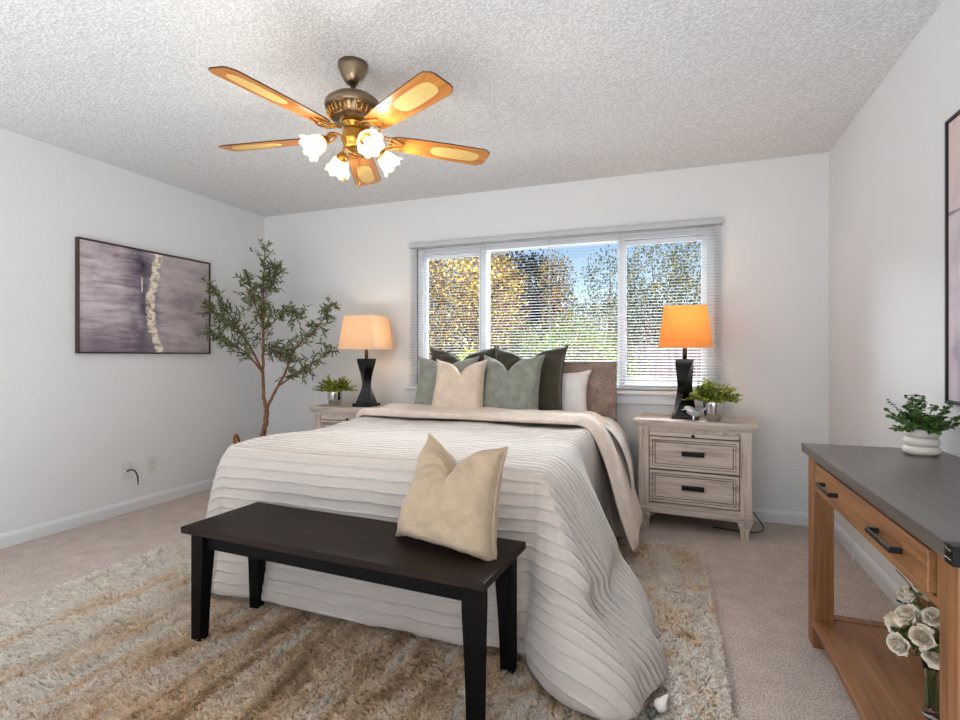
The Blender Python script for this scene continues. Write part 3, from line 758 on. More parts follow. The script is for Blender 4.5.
# ------------------------------------------------------------------ silver pots with fern
def fern_pot(label, loc, seed, k=1.0):
    t = thing('potted_fern', label, 'plant', loc)
    obj('pot', lathe(bmesh.new(), [(0,0),(.038*k,0),(.044*k,.006),(.051*k,.05),(.055*k,.09*k),(.056*k,.105*k),(.0545*k,.109*k),(.052*k,.104*k),(.048*k,.05),(.03*k,.02),(0,.02)], 32), 'chrome', t, True)
    obj('soil', lathe(bmesh.new(), [(0,.092*k),(.051*k,.092*k),(.050*k,.08*k),(0,.08*k)], 20), 'soil', t)
    rs = random.Random(seed); P = []; D = []; bm = bmesh.new()
    for i in range(110):
        a = rs.uniform(0, 2*PI); el = rs.uniform(.35, 1.4); L = rs.uniform(.07,.14)*k
        pts = []
        for s in range(6):
            u = s/5; r = L*u*math.cos(el)*1.15+.02*k; z = .10*k+L*u*math.sin(el)-.04*u*u*L/.12*math.cos(el)
            pts.append(Vector((r*math.cos(a), r*math.sin(a), z)))
        tube(bm, pts, [.0013]*5+[.0006], 4)
        for s in range(11):
            u = (s+1.5)/12*5; q = pts[int(min(u, 4.99))].lerp(pts[min(5, int(min(u,4.99))+1)], u-int(min(u,4.99)))
            for sg in (-1, 1):
                d = Vector((math.cos(a+sg*1.0), math.sin(a+sg*1.0), rs.uniform(-.2,.7))); P.append(q); D.append(d)
    obj('stems', bm, 'stem_green', t)
    leaves('fronds', [tuple(p) for p in P], [tuple(d) for d in D], np.array([rs.uniform(.014,.026)*k for _ in P]), .5, 'fern_leaf', t, seed)
    return t
fern_pot('small fern in a shiny silver pot on the right nightstand', (3.90, -.345, .7055), 2, 1.15)
fern_pot('small fern in a shiny silver pot on the left nightstand', (1.02, -.31, .7055), 5, 1.12)

# glass bird figurine
n = N('smoky_glass', .08, (.75,.78,.80)); n.b.inputs['Transmission Weight'].default_value = .35; n.b.inputs['Metallic'].default_value = .4; M['smoky_glass'] = n.m
BS = 1.35
bi = thing('bird_figurine', 'small silvery glass bird figurine in front of the right lamp', 'figurine', (3.772, -.395, .7055), R(8))
pts = [(-.036,0,.052),(-.030,0,.056),(-.020,0,.056),(-.006,0,.046),(.014,0,.036),(.032,0,.042),(.058,0,.058),(.088,0,.075)]
bi.scale = (BS, BS, BS)
obj('body', tube(bmesh.new(), spline(pts, 5), [x for x in np.interp(np.linspace(0,7,36), range(8), [.002,.010,.014,.021,.020,.010,.005,.003])], 14), 'smoky_glass', bi, True)
obj('beak', tube(bmesh.new(), [(-.034,0,.052),(-.050,0,.048)], [.004,.0006], 8), 'smoky_glass', bi, True)
for y in (-.008, .008): obj('leg', tube(bmesh.new(), [(.004,y,.026),(.006,y,.004),(-.006,y,.001)], .0016, 6), 'chrome', bi)

# ------------------------------------------------------------------ olive tree in a basket
tb = cam_pt(263, 440, 4.40); tb.z = 0
ot = thing('olive_tree', 'tall artificial olive tree in a wicker basket in the far corner', 'tree', tb)
def loc_(p): return p - tb
rs = random.Random(11)
def plant_branch(px):
    return spline([loc_(cam_pt(*p)) for p in px], 7)
BR = [
 ([(263,478,4.40),(262,455,4.40),(263,436,4.40),(266,420,4.40),(266.5,409,4.40)], .024, .019, 0),
 ([(266.5,409,4.40),(264,396,4.40),(263,364,4.38),(263.5,335,4.37),(263,310,4.36),(263.5,287,4.36),(265,249,4.36)], .016, .004, .42),
 ([(266.5,409,4.40),(278,386.5,4.36),(286,370.6,4.33),(295.5,348,4.30),(318,326,4.25),(330,305,4.22)], .013, .003, .45),
 ([(278,386.5,4.36),(289,378.6,4.38),(305,367.5,4.40),(331,352,4.40)], .009, .003, .3),
 ([(262,372,4.38),(250.7,348,4.32),(238,329,4.27),(228.4,313,4.24),(211,287,4.20)], .010, .003, .35),
 ([(261,370,4.38),(247.5,354.6,4.25),(232,343,4.16),(216,332,4.10)], .008, .003, .2),
 ([(263,326,4.37),(254,300,4.30),(248,280,4.28)], .006, .003, .3),
 ([(263,335,4.37),(274,322,4.30),(286,312,4.25),(297,316,4.22)], .006, .003, .3),
 ([(263,350,4.37),(272,350,4.28),(284,357,4.22)], .005, .003, .3),
 ([(238,329,4.27),(226,322,4.30),(212,308,4.25)], .005, .002, .2),
 ([(263,300,4.36),(274,282,4.34),(277,268,4.33)], .005, .002, .2),
]
bmw = bmesh.new(); P = []; D = []; tw = bmesh.new()
for px, r0, r1, st in BR:
    pts = plant_branch(px); n_ = len(pts)
    for i in range(1, n_-1): pts[i] = pts[i]+Vector((rs.uniform(-.004,.004), rs.uniform(-.004,.004), 0))
    tube(bmw, pts, [r0+(r1-r0)*i/(n_-1) for i in range(n_)], 8)
    if st == 0: continue
    L = sum((pts[i+1]-pts[i]).length for i in range(n_-1)); nt_ = int(L*(1-st)*62)+7
    for k in range(nt_):
        u = st+(1-st)*(k+rs.random())/nt_; f = min(u, .999)*(n_-1); i = int(f); q = pts[i].lerp(pts[i+1], f-i)
        tdir = (pts[min(i+1,n_-1)]-pts[max(i-1,0)]).normalized()
        d = (tdir*.9+Vector((rs.gauss(0,1), rs.gauss(0,.8), rs.gauss(.1,.8)))*.75).normalized(); ln = rs.uniform(.07,.17)*(1.1-.35*u)
        e = q+d*ln; e.z -= ln*.12
        gx = e+tb
        if gx.x < .05: e.x += .05-gx.x
        mid = q.lerp(e, .5)+Vector((0,0,.01))
        tube(tw, [q, mid, e], [.002,.0016,.001], 4)
        for s in range(rs.randint(8, 12)):
            v = .15+.85*s/10; b = q.lerp(mid, v*2) if v < .5 else mid.lerp(e, min(1, v*2-1))
            dd = (d*.8+Vector((rs.gauss(0,1), rs.gauss(0,1), rs.gauss(0,1)))*.7); dd.normalize()
            if (b+tb+dd*.06).x < .02: dd.x = abs(dd.x)
            P.append(tuple(b)); D.append(tuple(dd))
obj('trunk', bmw, 'bark', ot, True); obj('twigs', tw, 'twig', ot)
leaves('leaves', P, D, np.array([rs.uniform(.038,.065) for _ in P]), .22, 'olive_leaf', ot, 3, droop=.1)
for i in range(14):
    b = Vector(rs.choice(P)); bm = lathe(bmesh.new(), [(0,-.009),(.005,-.006),(.0065,0),(.005,.006),(0,.008)], 8, c=b+Vector((0,0,-.012)))
    obj('olive', bm, 'black_plastic', ot, True)
bk = thing('basket', 'brown woven basket with two handles holding the olive tree', 'basket', tb)
prof = [(0,.004),(.15,.004),(.17,.02),(.20,.12),(.215,.24),(.212,.36),(.205,.365),(.20,.35),(.202,.24),(.18,.10),(.14,.03),(0,.03)]
bm = bmesh.new(); fine = []
for (a, b) in zip(prof, prof[1:]):
    for k in range(6): fine.append((a[0]+(b[0]-a[0])*k/6, a[1]+(b[1]-a[1])*k/6))
fine.append(prof[-1]); lathe(bm, fine, 56)
for v in bm.verts:
    r = math.hypot(v.co.x, v.co.y)
    if r > .1: a = math.atan2(v.co.y, v.co.x); s = 1+.018*math.sin(a*28+PI*round(v.co.z/.02)); v.co.x *= s; v.co.y *= s
obj('body', bm, 'basket_fibre', bk, True)
for sg in (-1, 1):
    d = RT*sg; pts = [d*.205+FW*(-.035)+Vector((0,0,.33)), d*.222+FW*(-.035)+Vector((0,0,.42)), d*.228+Vector((0,0,.455)), d*.222+FW*.035+Vector((0,0,.42)), d*.205+FW*.035+Vector((0,0,.33))]
    obj('handle', tube(bmesh.new(), spline(pts, 6), .011, 8), 'basket_fibre', bk, True)
obj('moss', lathe(bmesh.new(), [(.198,.31),(.12,.325),(.025,.33)], 30), 'soil', bk)

# ------------------------------------------------------------------ console table
ct = thing('console_table', 'honey brown console table with dark top on the right wall', 'table', (4.37, -2.2, 0))
def rc(bm): bmesh.ops.translate(bm, vec=(-4.37, 2.2, 0), verts=bm.verts); return bm
tx0, tx1, ty0, ty1 = 4.145, 4.592, -2.80, -1.565
obj('top', rc(B(tx0, ty0, .733, tx1, ty1, .766, .002)), 'table_top_dark', ct)
bm = B(tx0-.002, ty0-.002, .731, tx0+.05, ty0+.03, .768); br = obj('corner_bracket', rc(bm), 'black_metal', ct)
bm = bmesh.new()
for zz in (.741, .757):
    for k in range(4):
        bmesh.ops.create_icosphere(bm, subdivisions=1, radius=.003, matrix=Matrix.Translation((tx0-.0025, ty0+.006+.0065*k, zz)))
obj('rivet', rc(bm), 'bronze', br)
lx0, lx1 = tx0+.018, tx1-.02
for (y0, y1) in ((ty1-.03-.075, ty1-.03), (ty0+.03, ty0+.03+.075)):
    for (x0, x1) in ((lx0, lx0+.070), (lx1-.070, lx1)):
        obj('leg', rc(B(x0, y0, 0, x1, y1, .7325, .003)), 'honey_z', ct)
iy0, iy1 = ty0+.105, ty1-.105
bm = bmesh.new()
box(bm, lx0+.006, iy0, .605, lx0+.03, iy1, .622); box(bm, lx0+.006, iy0, .720, lx0+.03, iy1, .7325); box(bm, lx1-.025, iy0, .605, lx1, iy1, .7325)
box(bm, lx0+.006, iy1-.05, .622, lx0+.03, iy1, .72); box(bm, lx0+.006, iy0, .622, lx0+.03, iy0+.025, .72)
for yy in (iy1, iy0-.02+.0): box(bm, lx0+.070, yy+(.03 if yy==iy1 else -.03), .605, lx1-.070, yy+(.05 if yy==iy1 else -.01), .7325)
obj('apron', rc(bm), 'honey_y', ct)
dwr = obj('drawer', rc(B(lx0-.006, iy0+.036, .626, lx0+.012, iy1-.054, .716, .003)), 'honey_y', ct)
bm = B(lx0+.013, iy0+.031, .623, lx0+.35, iy1-.051, .719); obj('drawer_box', rc(bm), 'espresso_leg', ct)
for yc in (-1.945, -2.455):
    xx = lx0-.006; pts = [(xx, yc-.08, .668), (xx-.028, yc-.078, .668), (xx-.032, yc-.05, .668), (xx-.034, yc, .668), (xx-.032, yc+.05, .668), (xx-.028, yc+.078, .668), (xx, yc+.08, .668)]
    bm = bmesh.new()
    box(bm, xx-.028, yc-.08, .662, xx-.021, yc+.08, .674, .002)
    for sg in (-1, 1):
        y0, y1 = sorted((yc+sg*.08, yc+sg*.069)); box(bm, xx-.0255, y0, .661, xx+.001, y1, .675, .002)
    obj('handle', rc(bm), 'black_metal', dwr)
bm = bmesh.new()
box(bm, lx0+.001, ty0+.03, .080, lx0+.045, ty1-.03, .108, .002); box(bm, lx1-.045, ty0+.03, .080, lx1, ty1-.03, .108, .002)
box(bm, lx0+.0455, ty1-.075, .080, lx1-.0455, ty1-.03, .108, .002); box(bm, lx0+.0455, ty0+.03, .080, lx1-.0455, ty0+.075, .108, .002)
box(bm, lx0+.0455, ty0+.0755, .087, lx1-.0455, ty1-.0755, .104)
obj('shelf', rc(bm), 'honey_y', ct)

# white ringed pot with eucalyptus
pp = (4.49, -1.70, .7665)
pt = thing('potted_eucalyptus', 'leafy green eucalyptus in a ringed white pot on the console', 'plant', pp)
prof = [(0,0),(.040,0)]
for k in range(3):
    for a in range(0, 9):
        an = -PI/2+PI*a/8; prof.append((.038+.015*math.cos(an)+.002*(k==0), .016+k*.030+.015*math.sin(an)))
prof += [(.034,.091),(.032,.06),(0,.055)]
n = plain('matte_white_ceramic', (236,228,220), .5)
obj('pot', lathe(bmesh.new(), prof, 40), 'matte_white_ceramic', pt, True)
obj('soil', lathe(bmesh.new(), [(0,.078),(.034,.078),(.034,.07),(0,.07)], 20), 'soil', pt)
rs = random.Random(23); P = []; D = []; bm = bmesh.new()
for i in range(46):
    a = rs.uniform(0, 2*PI); el = rs.uniform(.12, 1.3); L = rs.uniform(.07,.15)
    if i < 4: a = YAW+rs.uniform(.8, 1.6); el = 1.25; L = .15
    pts = []
    for s in range(6):
        u = s/5; r = .015+L*u*math.cos(el); z = .08+L*u*math.sin(el)*(1-.15*u); q = Vector((r*math.cos(a), r*math.sin(a), z))
        if q.x+pp[0] > 4.59: q.x = 4.59-pp[0]
        pts.append(q)
    tube(bm, pts, [.0014]*5+[.0007], 4)
    for s in range(11):
        u = (s+1)/11*4.99; q = pts[int(u)].lerp(pts[min(5,int(u)+1)], u-int(u))
        for sg in (-1, 1):
            d = Vector((math.cos(a+sg*1.2+rs.gauss(0,.4)), math.sin(a+sg*1.2+rs.gauss(0,.4)), rs.uniform(-.3,.8)))
            if q.x+pp[0] > 4.575: d.x = -abs(d.x)
            P.append(tuple(q)); D.append(tuple(d))
obj('stems', bm, 'stem_green', pt)
leaves('leaves', P, D, np.array([rs.uniform(.011,.020) for _ in P]), .8, 'euca_leaf', pt, 4, round_=True)

# glass vase with white roses on the shelf
n = N('clear_glass', .03, (.93,.96,.96)); n.b.inputs['Transmission Weight'].default_value = 1; n.b.inputs['IOR'].default_value = 1.4; M['clear_glass'] = n.m
vx, vy, vz = 4.362, -2.175, .1045
va = thing('glass_vase', 'tall clear glass vase on the lower console shelf', 'vase', (vx, vy, vz))
obj('body', lathe(bmesh.new(), [(0,0),(.036,0),(.040,.004),(.030,.04),(.031,.08),(.036,.13),(.044,.17),(.041,.17),(.033,.13),(.028,.08),(.027,.04),(.030,.015),(0,.012)], 36), 'clear_glass', va, True)
M['petal'] = N('petal', .7, srgb(242,232,212), 0, .2).m
nn_ = N('petal_white', .7, spec=.2); gi = nn_.n('NewGeometry'); nn_.col(nn_.ramp(gi.outputs['Random Per Island'], [(0, srgb(236,222,196)), (1, srgb(250,244,232))])); nn_.b.inputs['Subsurface Weight'].default_value = .15; nn_.b.inputs['Subsurface Radius'].default_value = (.01,.008,.006); M['petal'] = nn_.m
def rose_bm(r, seed):
    rs = random.Random(seed); bm = bmesh.new(); K = 21
    for k in range(K):
        f = k/(K-1); a0 = k*2.39996+rs.uniform(-.2,.2)+seed; rad = r*(.10+.82*f**.85); span = 1.5-.75*f
        h = r*(1.05-.35*f)*rs.uniform(.92,1.06); curl = max(0, f-.35)*rs.uniform(.6,1.3); G = []
        for i in range(9):
            u = -1+2*i/8; row = []
            for j in range(8):
                v = j/7; wv = math.sin(PI*(.10+.72*v))**.6; a = a0+span*u*wv
                lip = 1-.30*abs(u)**2.2*v
                rr_ = rad*(.30+.70*math.sin(min(1, v*1.25)*PI/2))*(1+.10*u*u*v) + r*.30*curl*max(0, v-.55)**1.3*3
                z = -.42*r + h*1.25*v*lip - r*.38*curl*max(0, v-.6)*2.2 - r*.12*f
                row.append(bm.verts.new((rr_*math.cos(a), rr_*math.sin(a), z)))
            G.append(row)
        for i in range(8):
            for j in range(7): bm.faces.new((G[i][j], G[i+1][j], G[i+1][j+1], G[i][j+1]))
    lathe(bm, [(0,-.45*r),(.30*r,-.38*r),(.40*r,-.1*r),(.16*r,.3*r),(0,.35*r)], 10)
    return bm
rose_me = [None]
roses = [(-.060,-.015,.405,.036,(-.7,-.3,.6)), (-.012,-.055,.325,.036,(-.35,-.8,.3)), (-.085,-.035,.330,.034,(-.8,-.5,.1)), (.035,-.04,.385,.037,(.2,-.7,.7)),
         (.005,.03,.455,.038,(.0,.1,1)), (-.015,-.02,.400,.036,(-.3,-.6,.7)), (.06,.02,.34,.034,(.8,-.2,.4)), (-.03,.05,.39,.034,(-.4,.7,.6)), (.055,-.01,.43,.035,(.6,-.2,.9)), (.04,-.06,.31,.033,(.3,-.9,.1)), (-.045,-.07,.375,.034,(-.5,-.7,.4)), (-.05,.01,.455,.032,(-.5,-.2,.9)), (-.02,-.065,.43,.028,(-.1,-.8,.6)), (-.08,.015,.37,.033,(-.9,.1,.3))]
lab = ['white rose at the far left of the vase bouquet, upper', 'white rose at the bottom middle, just above the vase rim', 'white rose at the far left of the vase bouquet, lower', 'white rose nearest the front table leg, middle height', 'white rose at the very top of the vase bouquet', 'white rose in the centre of the vase bouquet', 'white rose on the wall side, low in the bouquet', 'white rose at the back of the vase bouquet', 'white rose high up behind the front table leg', 'white rose low down beside the front table leg', 'white rose in the near left part of the vase bouquet', 'white rose at the upper left of the vase bouquet', 'smallest white rose, near the middle of the vase bouquet', 'white rose behind the two far left roses in the vase']
for i, ((dx, dy, dz, r, d), lb) in enumerate(zip(roses, lab)):
    dz -= .125; r *= .86
    ro = thing('white_rose', lb, 'flower', (vx+dx*1.05-.018, vy+dy, vz+dz), 0, 'white roses in the glass vase')
    q = Vector(d).normalized().to_track_quat('Z', 'Y')
    bm = rose_bm(r, i); bmesh.ops.rotate(bm, cent=(0,0,0), matrix=q.to_matrix(), verts=bm.verts); obj('bloom', bm, 'petal', ro, True)
    e = Vector((-dx+rs.uniform(-.012,.012), -dy+rs.uniform(-.012,.012), -dz+.02)); m_ = Vector((-dx*.85, -dy*.85, -dz+.16))
    obj('stem', tube(bmesh.new(), spline([Vector((0,0,0))-Vector(d).normalized()*r*.3, m_*.55+Vector((0,0,-.02))*.3, m_, e], 5), .0022, 6), 'stem_green', ro, True)
gp = thing('greenery_sprig', 'dark green leaf sprigs and twigs among the white roses', 'foliage', (vx, vy, vz)); P = []; D = []; bm = bmesh.new()
for (ex, ey, ez) in ((-.02,-.02,.49), (-.055,.0,.47), (-.105,-.035,.37), (.03,.02,.53), (-.04,-.065,.35), (.02,-.07,.37), (-.07,.04,.42), (.01,.0,.50)):
    ez -= .13; p = spline([(0,0,.02), (0,0,.14), (ex*.5,ey*.5,.14+(ez-.14)*.5), (ex,ey,ez)], 5); tube(bm, p, .0016, 5)
    for k in range(7, len(p)):
        for sg in (-1, 1): P.append(tuple(p[k])); D.append((sg*rs.uniform(.5,1), rs.uniform(-1,.2), rs.uniform(-.2,.8)))
obj('stems', bm, 'stem_green', gp)
leaves('leaves', P, D, np.array([rs.uniform(.018,.032) for _ in P]), .5, 'euca_leaf', gp, 8)
obj('twig', tube(bmesh.new(), spline([(0,0,.13),(-.03,-.01,.27),(-.07,-.015,.36),(-.105,-.01,.405)], 5), [.0016]*16, 5), 'twig', gp)

# ------------------------------------------------------------------ artworks
def art_mat(name, kind):
    n = N(name, .55, spec=.3); t = n.n('UVMap'); t.uv_map = 'art'; sx = n.n('SeparateXYZ'); n.l(t.outputs[0], sx.inputs[0]); U, Vv = sx.outputs[0], sx.outputs[1]
    def nz(sc, s, det=4, rough=.6, dist=0):
        mp = n.n('Mapping'); mp.inputs['Scale'].default_value = sc; n.l(t.outputs[0], mp.inputs[0]); return n.noise(mp.outputs[0], s, det, rough, dist)
    if kind == 'left':
        brush = nz((2, 12, 1), 1.6, 5, .65, .6); cloud = nz((1.6,1.1,1), 1.9, 5, .6, .5)
        base = n.ramp(n.math('ADD', n.math('MULTIPLY', brush, .55), n.math('MULTIPLY', cloud, .5)), [(.34, srgb(112,98,118)), (.44, srgb(162,146,158)), (.56, srgb(206,194,198)), (.70, srgb(230,220,220))])
        grey = n.ramp(nz((1.2,2.5,1), 2.6, 5, .65), [(.35, srgb(150,138,142)), (.55, srgb(188,176,178)), (.75, srgb(206,198,198))])
        u1 = n.math('ADD', U, n.math('MULTIPLY', n.math('SUBTRACT', nz((1,3.5,1), 1.6, 3), .5), .12))
        right = n.math('MULTIPLY', n.math('SUBTRACT', u1, .52), 8, True)
        c = n.mix(right, base, grey)
        dk = n.math('SUBTRACT', 1, n.math('MULTIPLY', n.math('ABSOLUTE', n.math('SUBTRACT', u1, .425)), 6.5), True)
        dk2 = n.math('MULTIPLY', dk, n.ramp(nz((3,2.5,1), 2.2, 5), [(.3,(.25,)*3), (.6,(1,)*3)]))
        c = n.mix(dk2, c, srgb(54,42,72))
        low = n.math('MULTIPLY', n.math('SUBTRACT', .35, Vv), 2.4, True); c = n.mix(n.math('MULTIPLY', n.math('MULTIPLY', low, n.math('SUBTRACT', 1, right)), .8), c, srgb(92,78,100))
        # meandering pale gold seam, slightly raised
        ctr = n.math('ADD', .515, n.math('ADD', n.math('MULTIPLY', n.math('SINE', n.math('MULTIPLY', Vv, 4.4)), -.038), n.math('MULTIPLY', n.math('SUBTRACT', nz((0,5,1), 2, 4), .5), .07)))
        ctr = n.math('ADD', ctr, n.math('MULTIPLY', n.math('POWER', n.math('SUBTRACT', 1, Vv, True), 3), .06))
        dist = n.math('ABSOLUTE', n.math('SUBTRACT', U, ctr)); edge = n.math('MULTIPLY', nz((4,7,1), 2, 4, .6), .05)
        gold = n.math('MULTIPLY', n.math('SUBTRACT', n.math('ADD', .036, n.math('SUBTRACT', edge, .025)), dist), 90, True)
        gc = n.ramp(nz((10,13,1), 2.2, 4, .7), [(.36, srgb(120,100,84)), (.45, srgb(206,190,168)), (.55, srgb(246,238,224))])
        c = n.mix(gold, c, gc); s2 = n.math('MULTIPLY', n.math('SUBTRACT', n.math('ADD', .002, n.math('MULTIPLY', nz((20,30,1), 1, 3), .012)), n.math('ABSOLUTE', n.math('SUBTRACT', U, .425))), 200, True)
        band_ = n.math('MULTIPLY', n.math('SUBTRACT', .075, n.math('ABSOLUTE', n.math('SUBTRACT', Vv, .66))), 60, True)
        c = n.mix(n.math('MULTIPLY', s2, band_), c, srgb(232,220,204))
        n.bump(n.math('ADD', n.math('MULTIPLY', gold, nz((14,22,1), 2.2, 4, .7)), n.math('MULTIPLY', brush, .2)), .004, .8)
    else:
        cloud = nz((1.5,1,1), 2.0, 5, .6, .7)
        c = n.ramp(cloud, [(.3, srgb(150,138,160)), (.45, srgb(198,186,198)), (.6, srgb(222,208,212)), (.75, srgb(232,216,206))])
        topc = n.math('MULTIPLY', n.math('SUBTRACT', Vv, .62), 4, True); c = n.mix(n.math('MULTIPLY', topc, .7), c, srgb(226,202,194))
        ln_ = n.math('MULTIPLY', n.math('SUBTRACT', n.math('MULTIPLY', nz((5,1,1), 2, 4), .02), n.math('ABSOLUTE', n.math('SUBTRACT', Vv, .667))), 120, True)
        c = n.mix(n.math('MULTIPLY', ln_, .8), c, srgb(96,86,100))
        dr = n.math('MULTIPLY', n.math('SUBTRACT', nz((9,1.2,1), 2.6, 3, .6), .62), 5, True); c = n.mix(dr, c, srgb(150,140,158))
        n.bump(cloud, .002, .6)
    n.col(c); M[name] = n.m
art_mat('art_left', 'left'); art_mat('art_right', 'right')
plain('frame_walnut', (62,44,36), .5); plain('frame_black', (30,27,28), .4)
def artwork(label, side, y0, y1, z0, z1, fm, cm, fw, dp):
    wx = 0 if side < 0 else W; sg = 1 if side < 0 else -1
    t = thing('framed_painting', label, 'painting', (wx, (y0+y1)/2, (z0+z1)/2))
    hy, hz = (y1-y0)/2, (z1-z0)/2
    def xs(a, b): a, b = sg*a, sg*b; return min(a,b), max(a,b)
    bm = bmesh.new(); xa, xb = xs(.003, dp)
    box(bm, xa, -hy, -hz, xb, -hy+fw, hz, .001); box(bm, xa, hy-fw, -hz, xb, hy, hz, .001); box(bm, xa, -hy+fw, -hz, xb, hy-fw, -hz+fw, .001); box(bm, xa, -hy+fw, hz-fw, xb, hy-fw, hz, .001)
    obj('frame', bm, fm, t)
    xa, xb = xs(.004, dp-.007); bm = B(xa, -hy+fw+.003, -hz+fw+.003, xb, hy-fw-.003, hz-fw-.003)
    uv = bm.loops.layers.uv.new('art')
    for f in bm.faces:
        for lp in f.loops: lp[uv].uv = ((lp.vert.co.y+hy)/(2*hy), (lp.vert.co.z+hz)/(2*hz)) if side < 0 else ((hy-lp.vert.co.y)/(2*hy), (lp.vert.co.z+hz)/(2*hz))
    obj('canvas', bm, cm, t)
artwork('wide purple and grey abstract painting with pale gold seam, left wall', -1, -1.695, -.655, 1.132, 1.891, 'frame_walnut', 'art_left', .009, .036)
artwork('tall pale lilac abstract painting in black frame above the console', 1, -2.40, -1.645, .945, 1.955, 'frame_black', 'art_right', .010, .030)

# ------------------------------------------------------------------ outlets and cords
def outlet(name, label, y, z, kind):
    t = thing(name, label, 'outlet', (0, y, z))
    obj('plate', B(0.0005, -.037, -.06, .006, .037, .06, .003), 'plate_white', t)
    if kind == 'duplex':
        for zz in (-.026, .026):
            f = obj('receptacle', B(.005, -.017, zz-.018, .008, .017, zz+.018, .002), 'plate_white', t)
            bm = bmesh.new(); box(bm, .0078, -.008, zz-.004, .0086, -.0055, zz+.008); box(bm, .0078, .0055, zz-.004, .0086, .008, zz+.006); box(bm, .0078, -.002, zz-.012, .0086, .002, zz-.009)
            obj('slots', bm, 'slot_grey', f)
    else:
        obj('jack', lathe(bmesh.new(), [(0,0),(.008,0),(.008,.004),(0,.004)], 12, mat=Matrix.Translation((.006,0,.002))@Matrix.Rotation(PI/2,4,'Y')), 'slot_grey', t)
outlet('cable_plate', 'white wall plate with short black cable coming out', -1.345, .292, 'jack')
outlet('wall_outlet', 'white duplex wall outlet, the right of two on left wall', -1.155, .300, 'duplex')
cb = obj('coaxial_cable', tube(bmesh.new(), spline([(.010,-1.345,.294),(.03,-1.34,.304),(.05,-1.325,.295),(.052,-1.305,.255),(.05,-1.30,.215)], 6), .0045, 8), 'black_plastic', None, True)
tag(cb, 'short black cable hanging from the left wall plate', 'cable')
pl = obj('connector', tube(bmesh.new(), [(.05,-1.30,.214),(.049,-1.298,.19)], .006, 8), 'chrome', cb)
cd_ = obj('power_cord', tube(bmesh.new(), spline([(4.12,-.05,.16),(4.13,-.07,.11),(4.17,-.11,.06),(4.20,-.17,.02),(4.19,-.24,.006),(4.13,-.30,.006),(4.05,-.30,.006),(3.90,-.27,.006)], 8), .0038, 8), 'black_plastic', None, True)
tag(cd_, 'black power cord looping onto the carpet beside the right nightstand', 'cord')
cc = obj('lamp_cord', tube(bmesh.new(), spline([(4.60,-.62,.66),(4.601,-.60,.45),(4.600,-.57,.3),(4.596,-.55,.15),(4.588,-.58,.05),(4.57,-.63,.004)], 6), .003, 6), 'plate_white', None, True)
tag(cc, 'thin white cord hanging down the right wall behind the console', 'cord')
# small stopper-like trinket by the duvet corner
tk = thing('wooden_toggle', 'small pale knob with grey barrel on the rug by the duvet corner', 'trinket', (3.617, -2.305, .036), R(20))
obj('knob', lathe(bmesh.new(), [(0,.0),(.012,.002),(.019,.012),(.020,.022),(.012,.034),(.004,.055),(0,.06)], 20, mat=Matrix.Rotation(R(35),4,'Y')), 'matte_white_ceramic', tk, True)
obj('barrel', tube(bmesh.new(), [(-.006,-.004,.004),(-.03,-.03,.0)], .009, 12), 'slot_grey', tk, True)

# ------------------------------------------------------------------ ceiling fan
_f = cam_pt(353, 100, 2.395); fx, fy = _f.x, _f.y
fan = thing('ceiling_fan', 'brass ceiling fan with five cane inset blades and four lit glass shades', 'ceiling fan', (fx, fy, H))
def Z_(z): return z-H
obj('canopy', lathe(bmesh.new(), [(0,0),(.068,0),(.066,-.02),(.060,-.034),(.050,-.06),(.034,-.085),(.022,-.094),(0,-.094)], 32), 'antique_brass', fan, True)
obj('downrod', tube(bmesh.new(), [(0,0,-.09),(0,0,Z_(2.29))], .012, 14), 'antique_brass', fan, True)
hs = obj('motor_housing', lathe(bmesh.new(), [(0,Z_(2.305)),(.03,Z_(2.303)),(.07,Z_(2.297)),(.10,Z_(2.282)),(.122,Z_(2.262)),(.125,Z_(2.255)),(.124,Z_(2.236)),(.118,Z_(2.230)),(.112,Z_(2.228)),(.106,Z_(2.205)),(.09,Z_(2.185)),(.055,Z_(2.175)),(0,Z_(2.175))], 48), 'antique_brass', fan, True)
bm = bmesh.new()
for k in range(30):
    a = 2*PI*k/30; d = Vector((math.cos(a), math.sin(a), 0)); tube(bm, [d*.1135+Vector((0,0,Z_(2.228))), d*.112+Vector((0,0,Z_(2.207))), d*.094+Vector((0,0,Z_(2.188)))], [.0035,.005,.003], 5)
obj('fretwork', bm, 'gold_brass', hs, True)
obj('switch_housing', lathe(bmesh.new(), [(0,Z_(2.175)),(.05,Z_(2.175)),(.052,Z_(2.165)),(.030,Z_(2.155)),(.032,Z_(2.148)),(.045,Z_(2.143)),(.049,Z_(2.135)),(.049,Z_(2.105)),(.052,Z_(2.10)),(.052,Z_(2.092)),(.046,Z_(2.086)),(.043,Z_(2.066)),(.034,Z_(2.052)),(.018,Z_(2.044)),(0,Z_(2.04))], 32), 'gold_brass', fan, True)
